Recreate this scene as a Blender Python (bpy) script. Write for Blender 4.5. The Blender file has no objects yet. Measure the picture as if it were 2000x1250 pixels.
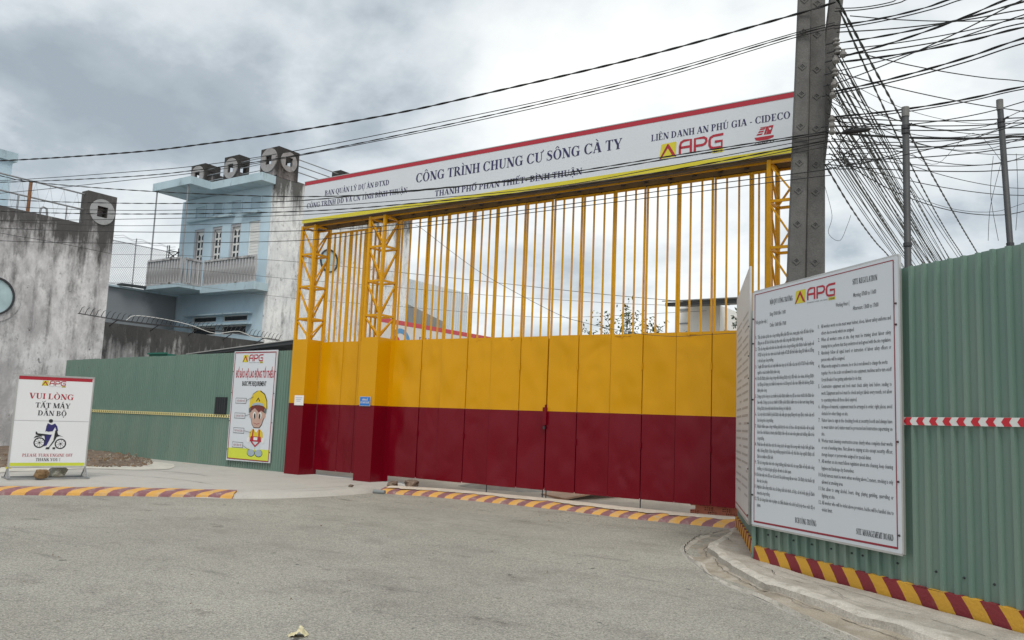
import bpy, math, random, unicodedata
from mathutils import Vector, Matrix, noise
random.seed(7)
R = math.radians
scene = bpy.context.scene
COL = scene.collection

# ---------------------------------------------------------------- camera
F_PX, PITCH, ROLL, YAW = 1628.5, 0.12081, 0.040251, -0.5999
CAM = Vector((0, 0, 1.6))
fw = Vector((math.sin(YAW)*math.cos(PITCH), math.cos(YAW)*math.cos(PITCH), math.sin(PITCH)))
r0 = Vector((math.cos(YAW), -math.sin(YAW), 0)); u0 = r0.cross(fw)
rt = math.cos(ROLL)*r0 + math.sin(ROLL)*u0
up = -math.sin(ROLL)*r0 + math.cos(ROLL)*u0
cam_d = bpy.data.cameras.new('camera'); cam = bpy.data.objects.new('camera', cam_d); COL.objects.link(cam)
cam_d.sensor_width = 36.0; cam_d.lens = F_PX/2000*36; cam_d.clip_start = 0.05; cam_d.clip_end = 3000
mw = Matrix.Identity(4)
for i in range(3):
    mw[i][0] = rt[i]; mw[i][1] = up[i]; mw[i][2] = -fw[i]; mw[i][3] = CAM[i]
cam.matrix_world = mw
scene.camera = cam

# ---------------------------------------------------------------- sky, sun, exposure
SUN_EL, SUN_AZ = R(55), R(140)          # azimuth measured from +Y towards +X: high, behind and to the right of the camera
sun_dir = Vector((math.sin(SUN_AZ)*math.cos(SUN_EL), math.cos(SUN_AZ)*math.cos(SUN_EL), math.sin(SUN_EL)))
world = bpy.data.worlds.new('World'); scene.world = world; world.use_nodes = True
wn = world.node_tree; wn.nodes.clear()
def N(t, kind, **kw):
    n = t.nodes.new(kind)
    for k, v in kw.items(): setattr(n, k, v)
    return n
def L(t, a, b): t.links.new(a, b)
w_out = N(wn, 'ShaderNodeOutputWorld')
sky = N(wn, 'ShaderNodeTexSky', sky_type='NISHITA', sun_disc=False)
sky.sun_elevation = SUN_EL; sky.sun_rotation = SUN_AZ; sky.air_density = 1.0; sky.dust_density = 2.0
bg1 = N(wn, 'ShaderNodeBackground'); bg1.inputs[1].default_value = 0.09
L(wn, sky.outputs[0], bg1.inputs[0])
tc = N(wn, 'ShaderNodeTexCoord')
sep = N(wn, 'ShaderNodeSeparateXYZ'); L(wn, tc.outputs['Generated'], sep.inputs[0])
def M_(op, a, b=None, c=None, clamp=False):
    n = N(wn, 'ShaderNodeMath', operation=op, use_clamp=clamp)
    for i, v in enumerate((a, b, c)):
        if v is None: continue
        if isinstance(v, (int, float)): n.inputs[i].default_value = v
        else: L(wn, v, n.inputs[i])
    return n.outputs[0]
zc = M_('MAXIMUM', sep.outputs[2], 0.0)
den = M_('ADD', zc, 0.32)
comb = N(wn, 'ShaderNodeCombineXYZ')
L(wn, M_('DIVIDE', sep.outputs[0], den), comb.inputs[0]); L(wn, M_('DIVIDE', sep.outputs[1], den), comb.inputs[1])
comb.inputs[2].default_value = 3.7
n1 = N(wn, 'ShaderNodeTexNoise'); n1.inputs['Scale'].default_value = 1.15; n1.inputs['Detail'].default_value = 7; n1.inputs['Roughness'].default_value = 0.52; n1.inputs['Distortion'].default_value = 0.5
L(wn, comb.outputs[0], n1.inputs['Vector'])
n2 = N(wn, 'ShaderNodeTexNoise'); n2.inputs['Scale'].default_value = 3.2; n2.inputs['Detail'].default_value = 6; n2.inputs['Roughness'].default_value = 0.55
L(wn, comb.outputs[0], n2.inputs['Vector'])
mixn = M_('ADD', M_('ADD', M_('MULTIPLY', n1.outputs[0], 0.85), M_('MULTIPLY', n2.outputs[0], 0.60)), -0.225)
vd = N(wn, 'ShaderNodeVectorMath', operation='DOT_PRODUCT'); vd.inputs[1].default_value = (-0.30, 0.85, 0.43)      # the thin bright part of the cloud deck over the gate
L(wn, tc.outputs['Generated'], vd.inputs[0])
dotp = M_('MAXIMUM', vd.outputs['Value'], 0.0)
glow = M_('ADD', M_('MULTIPLY', M_('POWER', dotp, 30.0), 0.085), M_('MULTIPLY', M_('POWER', dotp, 4.0), 0.04))
hor = M_('MULTIPLY', M_('POWER', M_('SUBTRACT', 1.0, zc), 5.0), 0.175)
cl = M_('ADD', M_('ADD', mixn, glow), hor)
ramp = N(wn, 'ShaderNodeValToRGB'); L(wn, cl, ramp.inputs[0])
e = ramp.color_ramp.elements
e[0].position = 0.37; e[0].color = (0.195, 0.226, 0.250, 1)
e[1].position = 0.84; e[1].color = (0.62, 0.618, 0.595, 1)
for p, c in ((0.46, (0.245, 0.276, 0.300, 1)), (0.54, (0.365, 0.394, 0.410, 1)), (0.66, (0.49, 0.508, 0.508, 1))):
    el = ramp.color_ramp.elements.new(p); el.color = c
bg2 = N(wn, 'ShaderNodeBackground'); bg2.inputs[1].default_value = 1.0
L(wn, ramp.outputs[0], bg2.inputs[0])
mx = N(wn, 'ShaderNodeMixShader'); mx.inputs[0].default_value = 0.93
L(wn, bg1.outputs[0], mx.inputs[1]); L(wn, bg2.outputs[0], mx.inputs[2]); L(wn, mx.outputs[0], w_out.inputs[0])

sun_d = bpy.data.lights.new('sun', 'SUN'); sun_d.energy = 1.15; sun_d.angle = R(30); sun_d.color = (1.0, 0.95, 0.87)
sun = bpy.data.objects.new('sun', sun_d); COL.objects.link(sun)
sun.rotation_euler = (-sun_dir).to_track_quat('-Z', 'Y').to_euler()
sun.location = sun_dir*60

vs = scene.view_settings
vs.view_transform = 'Standard'; vs.look = 'None'; vs.gamma = 1.0; vs.use_curve_mapping = False; vs.exposure = 0.98
scene.cycles.use_denoising = True

# ---------------------------------------------------------------- materials
MATS = {}
def mat(name, col, rough=0.6, var=0.08, vscale=4.0, bump=0.0, bscale=40.0, metal=0.0, spec=0.5,
        col2=None, c2lo=0.55, c2hi=0.7, c2scale=3.0, stretch=(1, 1, 1), grain=0.0, gscale=200.0):
    """base colour with mottling, an optional second colour in noise patches, optional bump"""
    if name in MATS: return MATS[name]
    m = bpy.data.materials.new(name); m.use_nodes = True; t = m.node_tree
    b = t.nodes['Principled BSDF']
    b.inputs['Roughness'].default_value = rough; b.inputs['Metallic'].default_value = metal
    b.inputs['Specular IOR Level'].default_value = spec
    co = N(t, 'ShaderNodeTexCoord')
    mp = N(t, 'ShaderNodeMapping'); mp.inputs['Scale'].default_value = stretch
    L(t, co.outputs['Object'], mp.inputs[0])
    nz = N(t, 'ShaderNodeTexNoise'); nz.inputs['Scale'].default_value = vscale; nz.inputs['Detail'].default_value = 5
    L(t, mp.outputs[0], nz.inputs['Vector'])
    cr = N(t, 'ShaderNodeValToRGB'); L(t, nz.outputs[0], cr.inputs[0])
    cr.color_ramp.elements[0].position = 0.3; cr.color_ramp.elements[1].position = 0.7
    cr.color_ramp.elements[0].color = (*[c*(1-var) for c in col], 1); cr.color_ramp.elements[1].color = (*[min(1, c*(1+var)) for c in col], 1)
    out = cr.outputs[0]
    if col2 is not None:
        n2 = N(t, 'ShaderNodeTexNoise'); n2.inputs['Scale'].default_value = c2scale; n2.inputs['Detail'].default_value = 8; n2.inputs['Roughness'].default_value = 0.65
        L(t, mp.outputs[0], n2.inputs['Vector'])
        mr = N(t, 'ShaderNodeMapRange'); mr.inputs[1].default_value = c2lo; mr.inputs[2].default_value = c2hi
        L(t, n2.outputs[0], mr.inputs[0])
        mxx = N(t, 'ShaderNodeMix', data_type='RGBA'); L(t, mr.outputs[0], mxx.inputs[0]); L(t, out, mxx.inputs[6])
        mxx.inputs[7].default_value = (*col2, 1); out = mxx.outputs[2]
    if grain:
        n3 = N(t, 'ShaderNodeTexNoise'); n3.inputs['Scale'].default_value = gscale; n3.inputs['Detail'].default_value = 2
        L(t, co.outputs['Object'], n3.inputs['Vector'])
        mr = N(t, 'ShaderNodeMapRange'); mr.inputs[1].default_value = 0.3; mr.inputs[2].default_value = 0.7
        mr.inputs[3].default_value = 1-grain; mr.inputs[4].default_value = 1+grain
        L(t, n3.outputs[0], mr.inputs[0])
        vm = N(t, 'ShaderNodeVectorMath', operation='SCALE'); L(t, out, vm.inputs[0]); L(t, mr.outputs[0], vm.inputs['Scale']); out = vm.outputs[0]
    L(t, out, b.inputs['Base Color'])
    if bump:
        nb = N(t, 'ShaderNodeTexNoise'); nb.inputs['Scale'].default_value = bscale; nb.inputs['Detail'].default_value = 4
        L(t, co.outputs['Object'], nb.inputs['Vector'])
        bp = N(t, 'ShaderNodeBump'); bp.inputs['Strength'].default_value = bump; bp.inputs['Distance'].default_value = 0.02
        L(t, nb.outputs[0], bp.inputs['Height']); L(t, bp.outputs[0], b.inputs['Normal'])
    MATS[name] = m
    return m

def wall_mat(name, pale, mid, dark, ztop, zfade, streak=1.0, floor=0.42):
    """weathered render: pale plaster, grey weathering, black mould running down from the coping"""
    m = bpy.data.materials.new(name); m.use_nodes = True; t = m.node_tree
    b = t.nodes['Principled BSDF']; b.inputs['Roughness'].default_value = 0.9; b.inputs['Specular IOR Level'].default_value = 0.2
    ge = N(t, 'ShaderNodeNewGeometry')
    def noi(sc, det, stretch, rough=0.6):
        mp = N(t, 'ShaderNodeMapping'); mp.inputs['Scale'].default_value = stretch; L(t, ge.outputs['Position'], mp.inputs[0])
        n = N(t, 'ShaderNodeTexNoise'); n.inputs['Scale'].default_value = sc; n.inputs['Detail'].default_value = det; n.inputs['Roughness'].default_value = rough
        L(t, mp.outputs[0], n.inputs['Vector']); return n.outputs[0]
    def mr(v, a, bb, c=0.0, d=1.0):
        n = N(t, 'ShaderNodeMapRange'); n.inputs[1].default_value = a; n.inputs[2].default_value = bb; n.inputs[3].default_value = c; n.inputs[4].default_value = d
        L(t, v, n.inputs[0]); return n.outputs[0]
    def ma(op, a, bb):
        n = N(t, 'ShaderNodeMath', operation=op, use_clamp=True)
        for i, v in enumerate((a, bb)):
            if isinstance(v, (int, float)): n.inputs[i].default_value = v
            else: L(t, v, n.inputs[i])
        return n.outputs[0]
    def mixc(f, a, bb):
        n = N(t, 'ShaderNodeMix', data_type='RGBA'); L(t, f, n.inputs[0])
        if isinstance(a, tuple): n.inputs[6].default_value = (*a, 1)
        else: L(t, a, n.inputs[6])
        n.inputs[7].default_value = (*bb, 1); return n.outputs[2]
    patch = mr(noi(0.9, 9, (1, 1, 0.7), 0.68), 0.40, 0.58)
    c = mixc(patch, pale, mid)
    fine = mr(noi(5, 9, (1, 1, 0.6), 0.78), 0.5, 0.64, 0, 0.65)
    c = mixc(fine, c, tuple(x*0.62 for x in mid))
    sx = N(t, 'ShaderNodeSeparateXYZ'); L(t, ge.outputs['Position'], sx.inputs[0])
    zf = mr(sx.outputs[2], ztop-zfade, ztop, 0, 0.34)
    st = noi(2.6*streak, 6, (1, 1, 0.09), 0.62)
    brk = noi(3.4, 9, (1, 1, 0.55), 0.72)
    mould = mr(ma('ADD', ma('ADD', ma('MULTIPLY', st, 0.62), ma('MULTIPLY', brk, 0.38)), zf), 0.52, 0.70, 0, 0.92)
    c = mixc(mould, c, dark)
    hair = mr(noi(9.0, 5, (1, 1, 0.05), 0.6), 0.54, 0.74, 0, 0.22)
    c = mixc(hair, c, tuple(x*0.45 for x in mid))
    spots = mr(noi(1.9, 11, (1, 1, 0.8), 0.74), 0.61, 0.66, 0, 0.80)
    c = mixc(spots, c, dark)
    L(t, c, b.inputs['Base Color'])
    nb = noi(18, 6, (1, 1, 1), 0.7)
    bp = N(t, 'ShaderNodeBump'); bp.inputs['Strength'].default_value = 0.5; bp.inputs['Distance'].default_value = 0.03
    L(t, nb, bp.inputs['Height']); L(t, bp.outputs[0], b.inputs['Normal'])
    MATS[name] = m; return m

YEL = mat('gate_yellow_paint', (0.63, 0.305, 0.001), 0.30, 0.03, 1.2, 0.0, 30, spec=0.26, col2=(0.40, 0.20, 0.02), c2lo=0.68, c2hi=0.80, c2scale=6)
YELF = mat('frame_yellow_paint', (0.64, 0.31, 0.002), 0.42, 0.08, 6, 0, 30, spec=0.28, col2=(0.30, 0.17, 0.03), c2lo=0.60, c2hi=0.8, c2scale=9)
RED = mat('gate_red_paint', (0.152, 0.0015, 0.009), 0.27, 0.04, 1.0, 0.0, 25, spec=0.24, col2=(0.17, 0.03, 0.028), c2lo=0.66, c2hi=0.80, c2scale=5)
BEAM = mat('beam_dark_paint', (0.13, 0.075, 0.02), 0.6, 0.2, 6)
GREEN = mat('green_steel_sheet', (0.142, 0.228, 0.190), 0.36, 0.06, 1.6, 0, col2=(0.185, 0.245, 0.205), c2lo=0.45, c2hi=0.75, c2scale=1.3, stretch=(1, 1, 0.35))
GREEN2 = mat('green_steel_sheet_dusty', (0.132, 0.218, 0.182), 0.5, 0.08, 1.2, 0, col2=(0.185, 0.235, 0.19), c2lo=0.45, c2hi=0.78, c2scale=0.8, stretch=(1, 1, 0.4))
WHITE = mat('printed_white', (0.62, 0.655, 0.70), 0.38, 0.015, 1.0)
WHITE2 = mat('white_paint', (0.72, 0.72, 0.70), 0.5, 0.04, 3)
NAVY = mat('navy_ink', (0.025, 0.02, 0.09), 0.5, 0)
BLACK = mat('black_ink', (0.018, 0.018, 0.022), 0.5, 0)
INK = mat('grey_ink', (0.07, 0.07, 0.08), 0.5, 0)
LRED = mat('red_ink', (0.40, 0.018, 0.035), 0.42, 0.03)
LYEL = mat('yellow_ink', (0.62, 0.54, 0.03), 0.42, 0.03)
MAROON = mat('maroon_ink', (0.28, 0.02, 0.035), 0.45, 0)
LIME = mat('lime_ink', (0.60, 0.66, 0.06), 0.42, 0.03)
ALU = mat('aluminium_trim', (0.55, 0.55, 0.54), 0.35, 0.06, 6, metal=0.6)
STEEL = mat('galvanised_steel', (0.30, 0.31, 0.32), 0.5, 0.15, 8, metal=0.5)
DKSTEEL = mat('dark_steel', (0.035, 0.035, 0.04), 0.5, 0.2, 8)
RUST = mat('rusty_steel', (0.22, 0.10, 0.045), 0.85, 0.3, 9, col2=(0.32, 0.22, 0.12), c2scale=7)
CABLE = mat('black_cable_sheath', (0.012, 0.012, 0.013), 0.55, 0.1, 3)
CABLE_G = mat('weathered_cable_sheath', (0.055, 0.055, 0.058), 0.6, 0.1, 3)
CABLE_GR = mat('green_black_cable_sheath', (0.012, 0.030, 0.024), 0.5, 0.1, 3)
PORC = mat('insulator_porcelain', (0.20, 0.19, 0.18), 0.3, 0.1, 8)
GLASS_B = mat('porthole_glass', (0.42, 0.55, 0.58), 0.12, 0.12, 2.5)
DGLASS = mat('dark_window_glass', (0.02, 0.025, 0.03), 0.08, 0.1, 2)
BLUE = mat('pale_blue_render', (0.50, 0.64, 0.73), 0.85, 0.05, 0.8, 0.08, 30, col2=(0.44, 0.57, 0.66), c2lo=0.52, c2hi=0.75, c2scale=0.9)
BLUES = mat('stained_blue_slab', (0.42, 0.54, 0.60), 0.9, 0.08, 1.2, 0.1, 30, col2=(0.16, 0.20, 0.22), c2lo=0.55, c2hi=0.78, c2scale=2.2, stretch=(1, 1, 0.4))
GREYW = mat('blue_grey_render', (0.24, 0.265, 0.285), 0.9, 0.05, 0.8, 0.1, 30, col2=(0.14, 0.16, 0.18), c2lo=0.55, c2hi=0.8, c2scale=0.7)
BALU = mat('weathered_balustrade', (0.46, 0.46, 0.47), 0.9, 0.2, 3, 0.1, 30, col2=(0.09, 0.08, 0.075), c2lo=0.48, c2hi=0.68, c2scale=2.6, stretch=(1, 1, 0.35))
OLDW = wall_mat('stained_old_wall', (0.74, 0.73, 0.74), (0.46, 0.45, 0.46), (0.05, 0.047, 0.045), 8.7, 2.3)
LOWW = wall_mat('stained_low_wall', (0.60, 0.60, 0.60), (0.34, 0.34, 0.345), (0.04, 0.04, 0.04), 5.0, 2.4, 1.4)
SIDEW = wall_mat('whitewashed_side_wall', (0.86, 0.87, 0.87), (0.70, 0.72, 0.73), (0.06, 0.058, 0.055), 12.6, 2.0)
COINM = wall_mat('mouldy_coping', (0.30, 0.27, 0.27), (0.19, 0.172, 0.168), (0.03, 0.028, 0.027), 13.9, 2.5)
COINP = mat('weathered_relief', (0.29, 0.278, 0.28), 0.9, 0.2, 3, 0.1, 30, col2=(0.12, 0.11, 0.11), c2scale=3)
COINW = mat('pale_relief', (0.35, 0.36, 0.37), 0.9, 0.1, 3, 0.1, 30, col2=(0.25, 0.25, 0.25), c2scale=3)
CONC = mat('pole_concrete', (0.122, 0.119, 0.116), 0.9, 0.18, 3.5, 0.25, 40, col2=(0.085, 0.082, 0.08), c2lo=0.5, c2hi=0.75, c2scale=5, grain=0.15, gscale=60)
PAVE = mat('pavement_concrete', (0.45, 0.435, 0.40), 0.9, 0.10, 0.8, 0.4, 40, col2=(0.33, 0.32, 0.295), c2lo=0.45, c2hi=0.75, c2scale=0.8, grain=0.14, gscale=70)
APRON = mat('apron_concrete', (0.42, 0.385, 0.335), 0.9, 0.16, 2.0, 0.6, 30, col2=(0.27, 0.24, 0.20), c2lo=0.42, c2hi=0.7, c2scale=2.4, grain=0.18, gscale=80)
SAND = mat('site_sand', (0.50, 0.44, 0.36), 0.95, 0.1, 0.6, 0.4, 30, col2=(0.38, 0.33, 0.27), c2lo=0.5, c2hi=0.75, c2scale=1.3, grain=0.15, gscale=60)
DIRT = mat('brown_dirt', (0.16, 0.115, 0.085), 0.95, 0.3, 3, 0.6, 25, col2=(0.26, 0.21, 0.165), c2lo=0.5, c2hi=0.7, c2scale=7, grain=0.25, gscale=50)
K_YEL = mat('kerb_yellow_paint', (0.60, 0.325, 0.075), 0.8, 0.1, 3, 0.3, 50, col2=(0.42, 0.35, 0.26), c2lo=0.51, c2hi=0.72, c2scale=7, grain=0.1, gscale=60)
K_RED = mat('kerb_maroon_paint', (0.225, 0.098, 0.110), 0.8, 0.12, 3, 0.3, 50, col2=(0.36, 0.30, 0.27), c2lo=0.52, c2hi=0.74, c2scale=7, grain=0.1, gscale=60)
P_YEL = mat('plinth_yellow_paint', (0.60, 0.32, 0.03), 0.6, 0.06, 3, 0.25, 40, col2=(0.45, 0.27, 0.07), c2lo=0.6, c2hi=0.8, c2scale=7)
P_RED = mat('plinth_red_paint', (0.21, 0.018, 0.025), 0.6, 0.08, 3, 0.25, 40, col2=(0.24, 0.07, 0.06), c2lo=0.6, c2hi=0.8, c2scale=7)
BRICKM = mat('hollow_brick_clay', (0.48, 0.165, 0.105), 0.9, 0.15, 6, 0.2, 50)
HOLE = mat('brick_hole_dark', (0.03, 0.012, 0.01), 0.95, 0)
STONE1 = mat('brown_rock', (0.20, 0.125, 0.06), 0.95, 0.25, 12, 0.6, 30)
STONE2 = mat('grey_rock', (0.27, 0.26, 0.21), 0.95, 0.25, 10, 0.6, 30, col2=(0.45, 0.44, 0.40), c2scale=12)
TIN = mat('dull_tin_sheet', (0.58, 0.63, 0.66), 0.55, 0.06, 1.5, stretch=(1, 6, 1))
ROOFD = mat('dark_tin_roof', (0.045, 0.05, 0.055), 0.5, 0.1, 3)
LEAF = mat('leaf_green', (0.045, 0.075, 0.025), 0.6, 0.35, 5)
LEAFD = mat('pine_green', (0.04, 0.075, 0.045), 0.6, 0.35, 5)
BARK = mat('twig_bark', (0.10, 0.075, 0.05), 0.9, 0.2, 8)
PAPER = mat('cream_crumpled_paper', (0.62, 0.56, 0.36), 0.6, 0.12, 30)
PAPERW = mat('white_paper', (0.78, 0.77, 0.76), 0.6, 0.02, 10)
SKIN = mat('printed_skin', (0.50, 0.33, 0.27), 0.4, 0.02)
HAIRC = mat('printed_hair', (0.16, 0.03, 0.025), 0.4, 0)
HATY = mat('printed_helmet_yellow', (0.66, 0.50, 0.03), 0.4, 0.02)
SHOEC = mat('printed_shoe_blue', (0.34, 0.42, 0.48), 0.4, 0.02)
TROU = mat('printed_trouser', (0.55, 0.62, 0.66), 0.4, 0.02)
SIGNB = mat('blue_sign_ink', (0.02, 0.17, 0.55), 0.4, 0.02)
CLOTHB = mat('printed_deep_blue', (0.03, 0.025, 0.14), 0.4, 0)
BANR = mat('faded_red_ink', (0.52, 0.07, 0.09), 0.5, 0.03)
FADE = mat('weathered_white_print', (0.62, 0.60, 0.58), 0.5, 0.03)
DUST = mat('hump_dust', (0.52, 0.46, 0.385), 0.95, 0.1, 4, 0.3, 40)

# asphalt: pale worn grit with darker, finer patches
def asphalt():
    m = bpy.data.materials.new('worn_asphalt'); m.use_nodes = True; t = m.node_tree
    b = t.nodes['Principled BSDF']; b.inputs['Roughness'].default_value = 0.92; b.inputs['Specular IOR Level'].default_value = 0.25
    co = N(t, 'ShaderNodeTexCoord')
    def noi(sc, det=4, rough=0.6, st=(1, 1, 1)):
        mp = N(t, 'ShaderNodeMapping'); mp.inputs['Scale'].default_value = st; L(t, co.outputs['Object'], mp.inputs[0])
        n = N(t, 'ShaderNodeTexNoise'); n.inputs['Scale'].default_value = sc; n.inputs['Detail'].default_value = det; n.inputs['Roughness'].default_value = rough
        L(t, mp.outputs[0], n.inputs['Vector']); return n.outputs[0]
    def rampn(v, stops):
        r = N(t, 'ShaderNodeValToRGB'); L(t, v, r.inputs[0]); es = r.color_ramp.elements
        es[0].position, es[0].color = stops[0][0], (*stops[0][1], 1); es[1].position, es[1].color = stops[-1][0], (*stops[-1][1], 1)
        for p, c in stops[1:-1]:
            q = es.new(p); q.color = (*c, 1)
        return r.outputs[0]
    def mul(a, bb, f=1.0):
        n = N(t, 'ShaderNodeMix', data_type='RGBA', blend_type='MULTIPLY'); n.inputs[0].default_value = f
        L(t, a, n.inputs[6]); L(t, bb, n.inputs[7]); return n.outputs[2]
    base = rampn(noi(0.35, 6, 0.6), ((0.3, (0.265, 0.255, 0.228)), (0.5, (0.31, 0.30, 0.268)), (0.7, (0.35, 0.34, 0.305))))
    patch = rampn(noi(0.9, 8, 0.7, (1, 1.4, 1)), ((0.32, (0.80, 0.79, 0.79)), (0.48, (1, 1, 1)), (0.8, (1.05, 1.04, 1.02))))
    c = mul(base, patch)
    stain = rampn(noi(1.7, 9, 0.62, (0.8, 1.6, 1)), ((0.28, (0.58, 0.57, 0.57)), (0.37, (1, 1, 1)), (0.9, (1, 1, 1))))
    c = mul(c, stain)
    vo = N(t, 'ShaderNodeTexVoronoi'); vo.inputs['Scale'].default_value = 88; L(t, co.outputs['Object'], vo.inputs['Vector'])
    sh = N(t, 'ShaderNodeSeparateColor'); L(t, vo.outputs['Color'], sh.inputs[0])
    chips = rampn(sh.outputs[0], ((0.0, (0.60, 0.59, 0.58)), (0.40, (0.95, 0.95, 0.95)), (0.8, (1.12, 1.12, 1.10)), (1.0, (1.5, 1.47, 1.42))))
    c = mul(c, chips)
    fg = rampn(noi(240, 3, 0.7), ((0.3, (0.76, 0.76, 0.76)), (0.5, (1, 1, 1)), (0.7, (1.2, 1.2, 1.19))))
    smear = rampn(noi(1.1, 7, 0.6, (0.45, 2.6, 1)), ((0.28, (0.70, 0.70, 0.71)), (0.38, (1, 1, 1)), (0.62, (1, 1, 1)), (0.75, (1.10, 1.09, 1.06))))
    c = mul(c, smear)
    spot = rampn(noi(5.5, 4, 0.5), ((0.24, (0.35, 0.35, 0.35)), (0.29, (1, 1, 1)), (0.9, (1, 1, 1))))
    c = mul(c, spot)
    c = mul(c, fg)
    L(t, c, b.inputs['Base Color'])
    h = N(t, 'ShaderNodeMath', operation='ADD'); L(t, vo.outputs['Distance'], h.inputs[0]); L(t, noi(120, 3, 0.7), h.inputs[1])
    bp = N(t, 'ShaderNodeBump'); bp.inputs['Strength'].default_value = 0.45; bp.inputs['Distance'].default_value = 0.008
    L(t, h.outputs[0], bp.inputs['Height']); L(t, bp.outputs[0], b.inputs['Normal'])
    return m
ROADM = asphalt()

# ---------------------------------------------------------------- mesh helpers
class MB:
    def __init__(s): s.v = []; s.f = []; s.m = []
    def add(s, vs_, fs, mi=0):
        o = len(s.v); s.v += [Vector(v) for v in vs_]
        for f in fs: s.f.append([i+o for i in f]); s.m.append(mi)
        return s
    def box(s, a, b, mi=0):
        x0, y0, z0 = a; x1, y1, z1 = b
        return s.add([(x0,y0,z0),(x1,y0,z0),(x1,y1,z0),(x0,y1,z0),(x0,y0,z1),(x1,y0,z1),(x1,y1,z1),(x0,y1,z1)],
                     [(0,3,2,1),(4,5,6,7),(0,1,5,4),(1,2,6,5),(2,3,7,6),(3,0,4,7)], mi)
    def bar(s, p, q, w, h=None, mi=0, upv=None):
        """square tube between two points"""
        p, q = Vector(p), Vector(q); h = h or w; d = (q-p).normalized()
        uv = Vector(upv) if upv else (Vector((0, 0, 1)) if abs(d.z) < 0.95 else Vector((0, 1, 0)))
        a = d.cross(uv).normalized()*w/2; b = a.cross(d).normalized()*h/2
        vs_ = [p-a-b, p+a-b, p+a+b, p-a+b, q-a-b, q+a-b, q+a+b, q-a+b]
        return s.add(vs_, [(0,3,2,1),(4,5,6,7),(0,1,5,4),(1,2,6,5),(2,3,7,6),(3,0,4,7)], mi)
    def tube(s, pts, r, n=6, mi=0, cap=True):
        pts = [Vector(p) for p in pts]; rings = []
        rr = r if isinstance(r, (list, tuple)) else [r]*len(pts)
        prev = None
        for i, p in enumerate(pts):
            d = (pts[min(i+1, len(pts)-1)]-pts[max(i-1, 0)])
            d = d.normalized() if d.length > 1e-9 else Vector((0, 0, 1))
            if prev is None:
                a = d.cross(Vector((0, 0, 1)) if abs(d.z) < 0.9 else Vector((1, 0, 0))).normalized()
            else:
                a = prev - d*prev.dot(d)
                a = a.normalized() if a.length > 1e-6 else d.orthogonal().normalized()
            prev = a; b = d.cross(a)
            rings.append([p + (a*math.cos(2*math.pi*k/n)+b*math.sin(2*math.pi*k/n))*rr[i] for k in range(n)])
        vs_ = [v for rg in rings for v in rg]; fs = []
        for i in range(len(rings)-1):
            for k in range(n):
                fs.append((i*n+k, i*n+(k+1) % n, (i+1)*n+(k+1) % n, (i+1)*n+k))
        if cap:
            fs.append(tuple(range(n-1, -1, -1))); fs.append(tuple((len(rings)-1)*n+k for k in range(n)))
        return s.add(vs_, fs, mi)
    def prism(s, poly, fr, w0, w1, mi=0):
        """2-D polygon in a frame, extruded from w0 to w1 along the frame's outward normal"""
        n = len(poly); vs_ = [fr(u, v, w0) for u, v in poly]+[fr(u, v, w1) for u, v in poly]
        fs = [tuple(range(n)), tuple(range(2*n-1, n-1, -1))]+[(i, i+n, (i+1) % n+n, (i+1) % n) for i in range(n)]
        return s.add(vs_, fs, mi)
    def flat(s, poly, fr, w, mi=0):
        return s.add([fr(u, v, w) for u, v in poly], [tuple(range(len(poly)))], mi)
    def ring(s, c, r0_, r1_, fr, w0, w1, n=32, mi=0, sq=None):
        """annulus prism; sq = half side of a square hole in place of the round one"""
        o, i = [], []
        for k in range(n):
            a = 2*math.pi*k/n; ca, sa = math.cos(a), math.sin(a)
            o.append((c[0]+r1_*ca, c[1]+r1_*sa))
            if sq:
                mxx = max(abs(ca), abs(sa)); i.append((c[0]+sq*ca/mxx, c[1]+sq*sa/mxx))
            else: i.append((c[0]+r0_*ca, c[1]+r0_*sa))
        vs_ = [fr(u, v, w1) for u, v in o]+[fr(u, v, w1) for u, v in i]+[fr(u, v, w0) for u, v in o]+[fr(u, v, w0) for u, v in i]
        fs = []
        for k in range(n):
            j = (k+1) % n
            fs += [(k, j, n+j, n+k), (2*n+k, 2*n+j, j, k), (n+k, n+j, 3*n+j, 3*n+k)]
        return s.add(vs_, fs, mi)

class Frame:
    """a wall-like frame: u along, v up, w outwards"""
    def __init__(s, o, u, w): s.o = Vector(o); s.u = Vector(u).normalized(); s.w = Vector(w).normalized(); s.z = Vector((0, 0, 1))
    def __call__(s, u, v, w=0.0): return s.o+s.u*u+s.z*v+s.w*w

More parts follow.
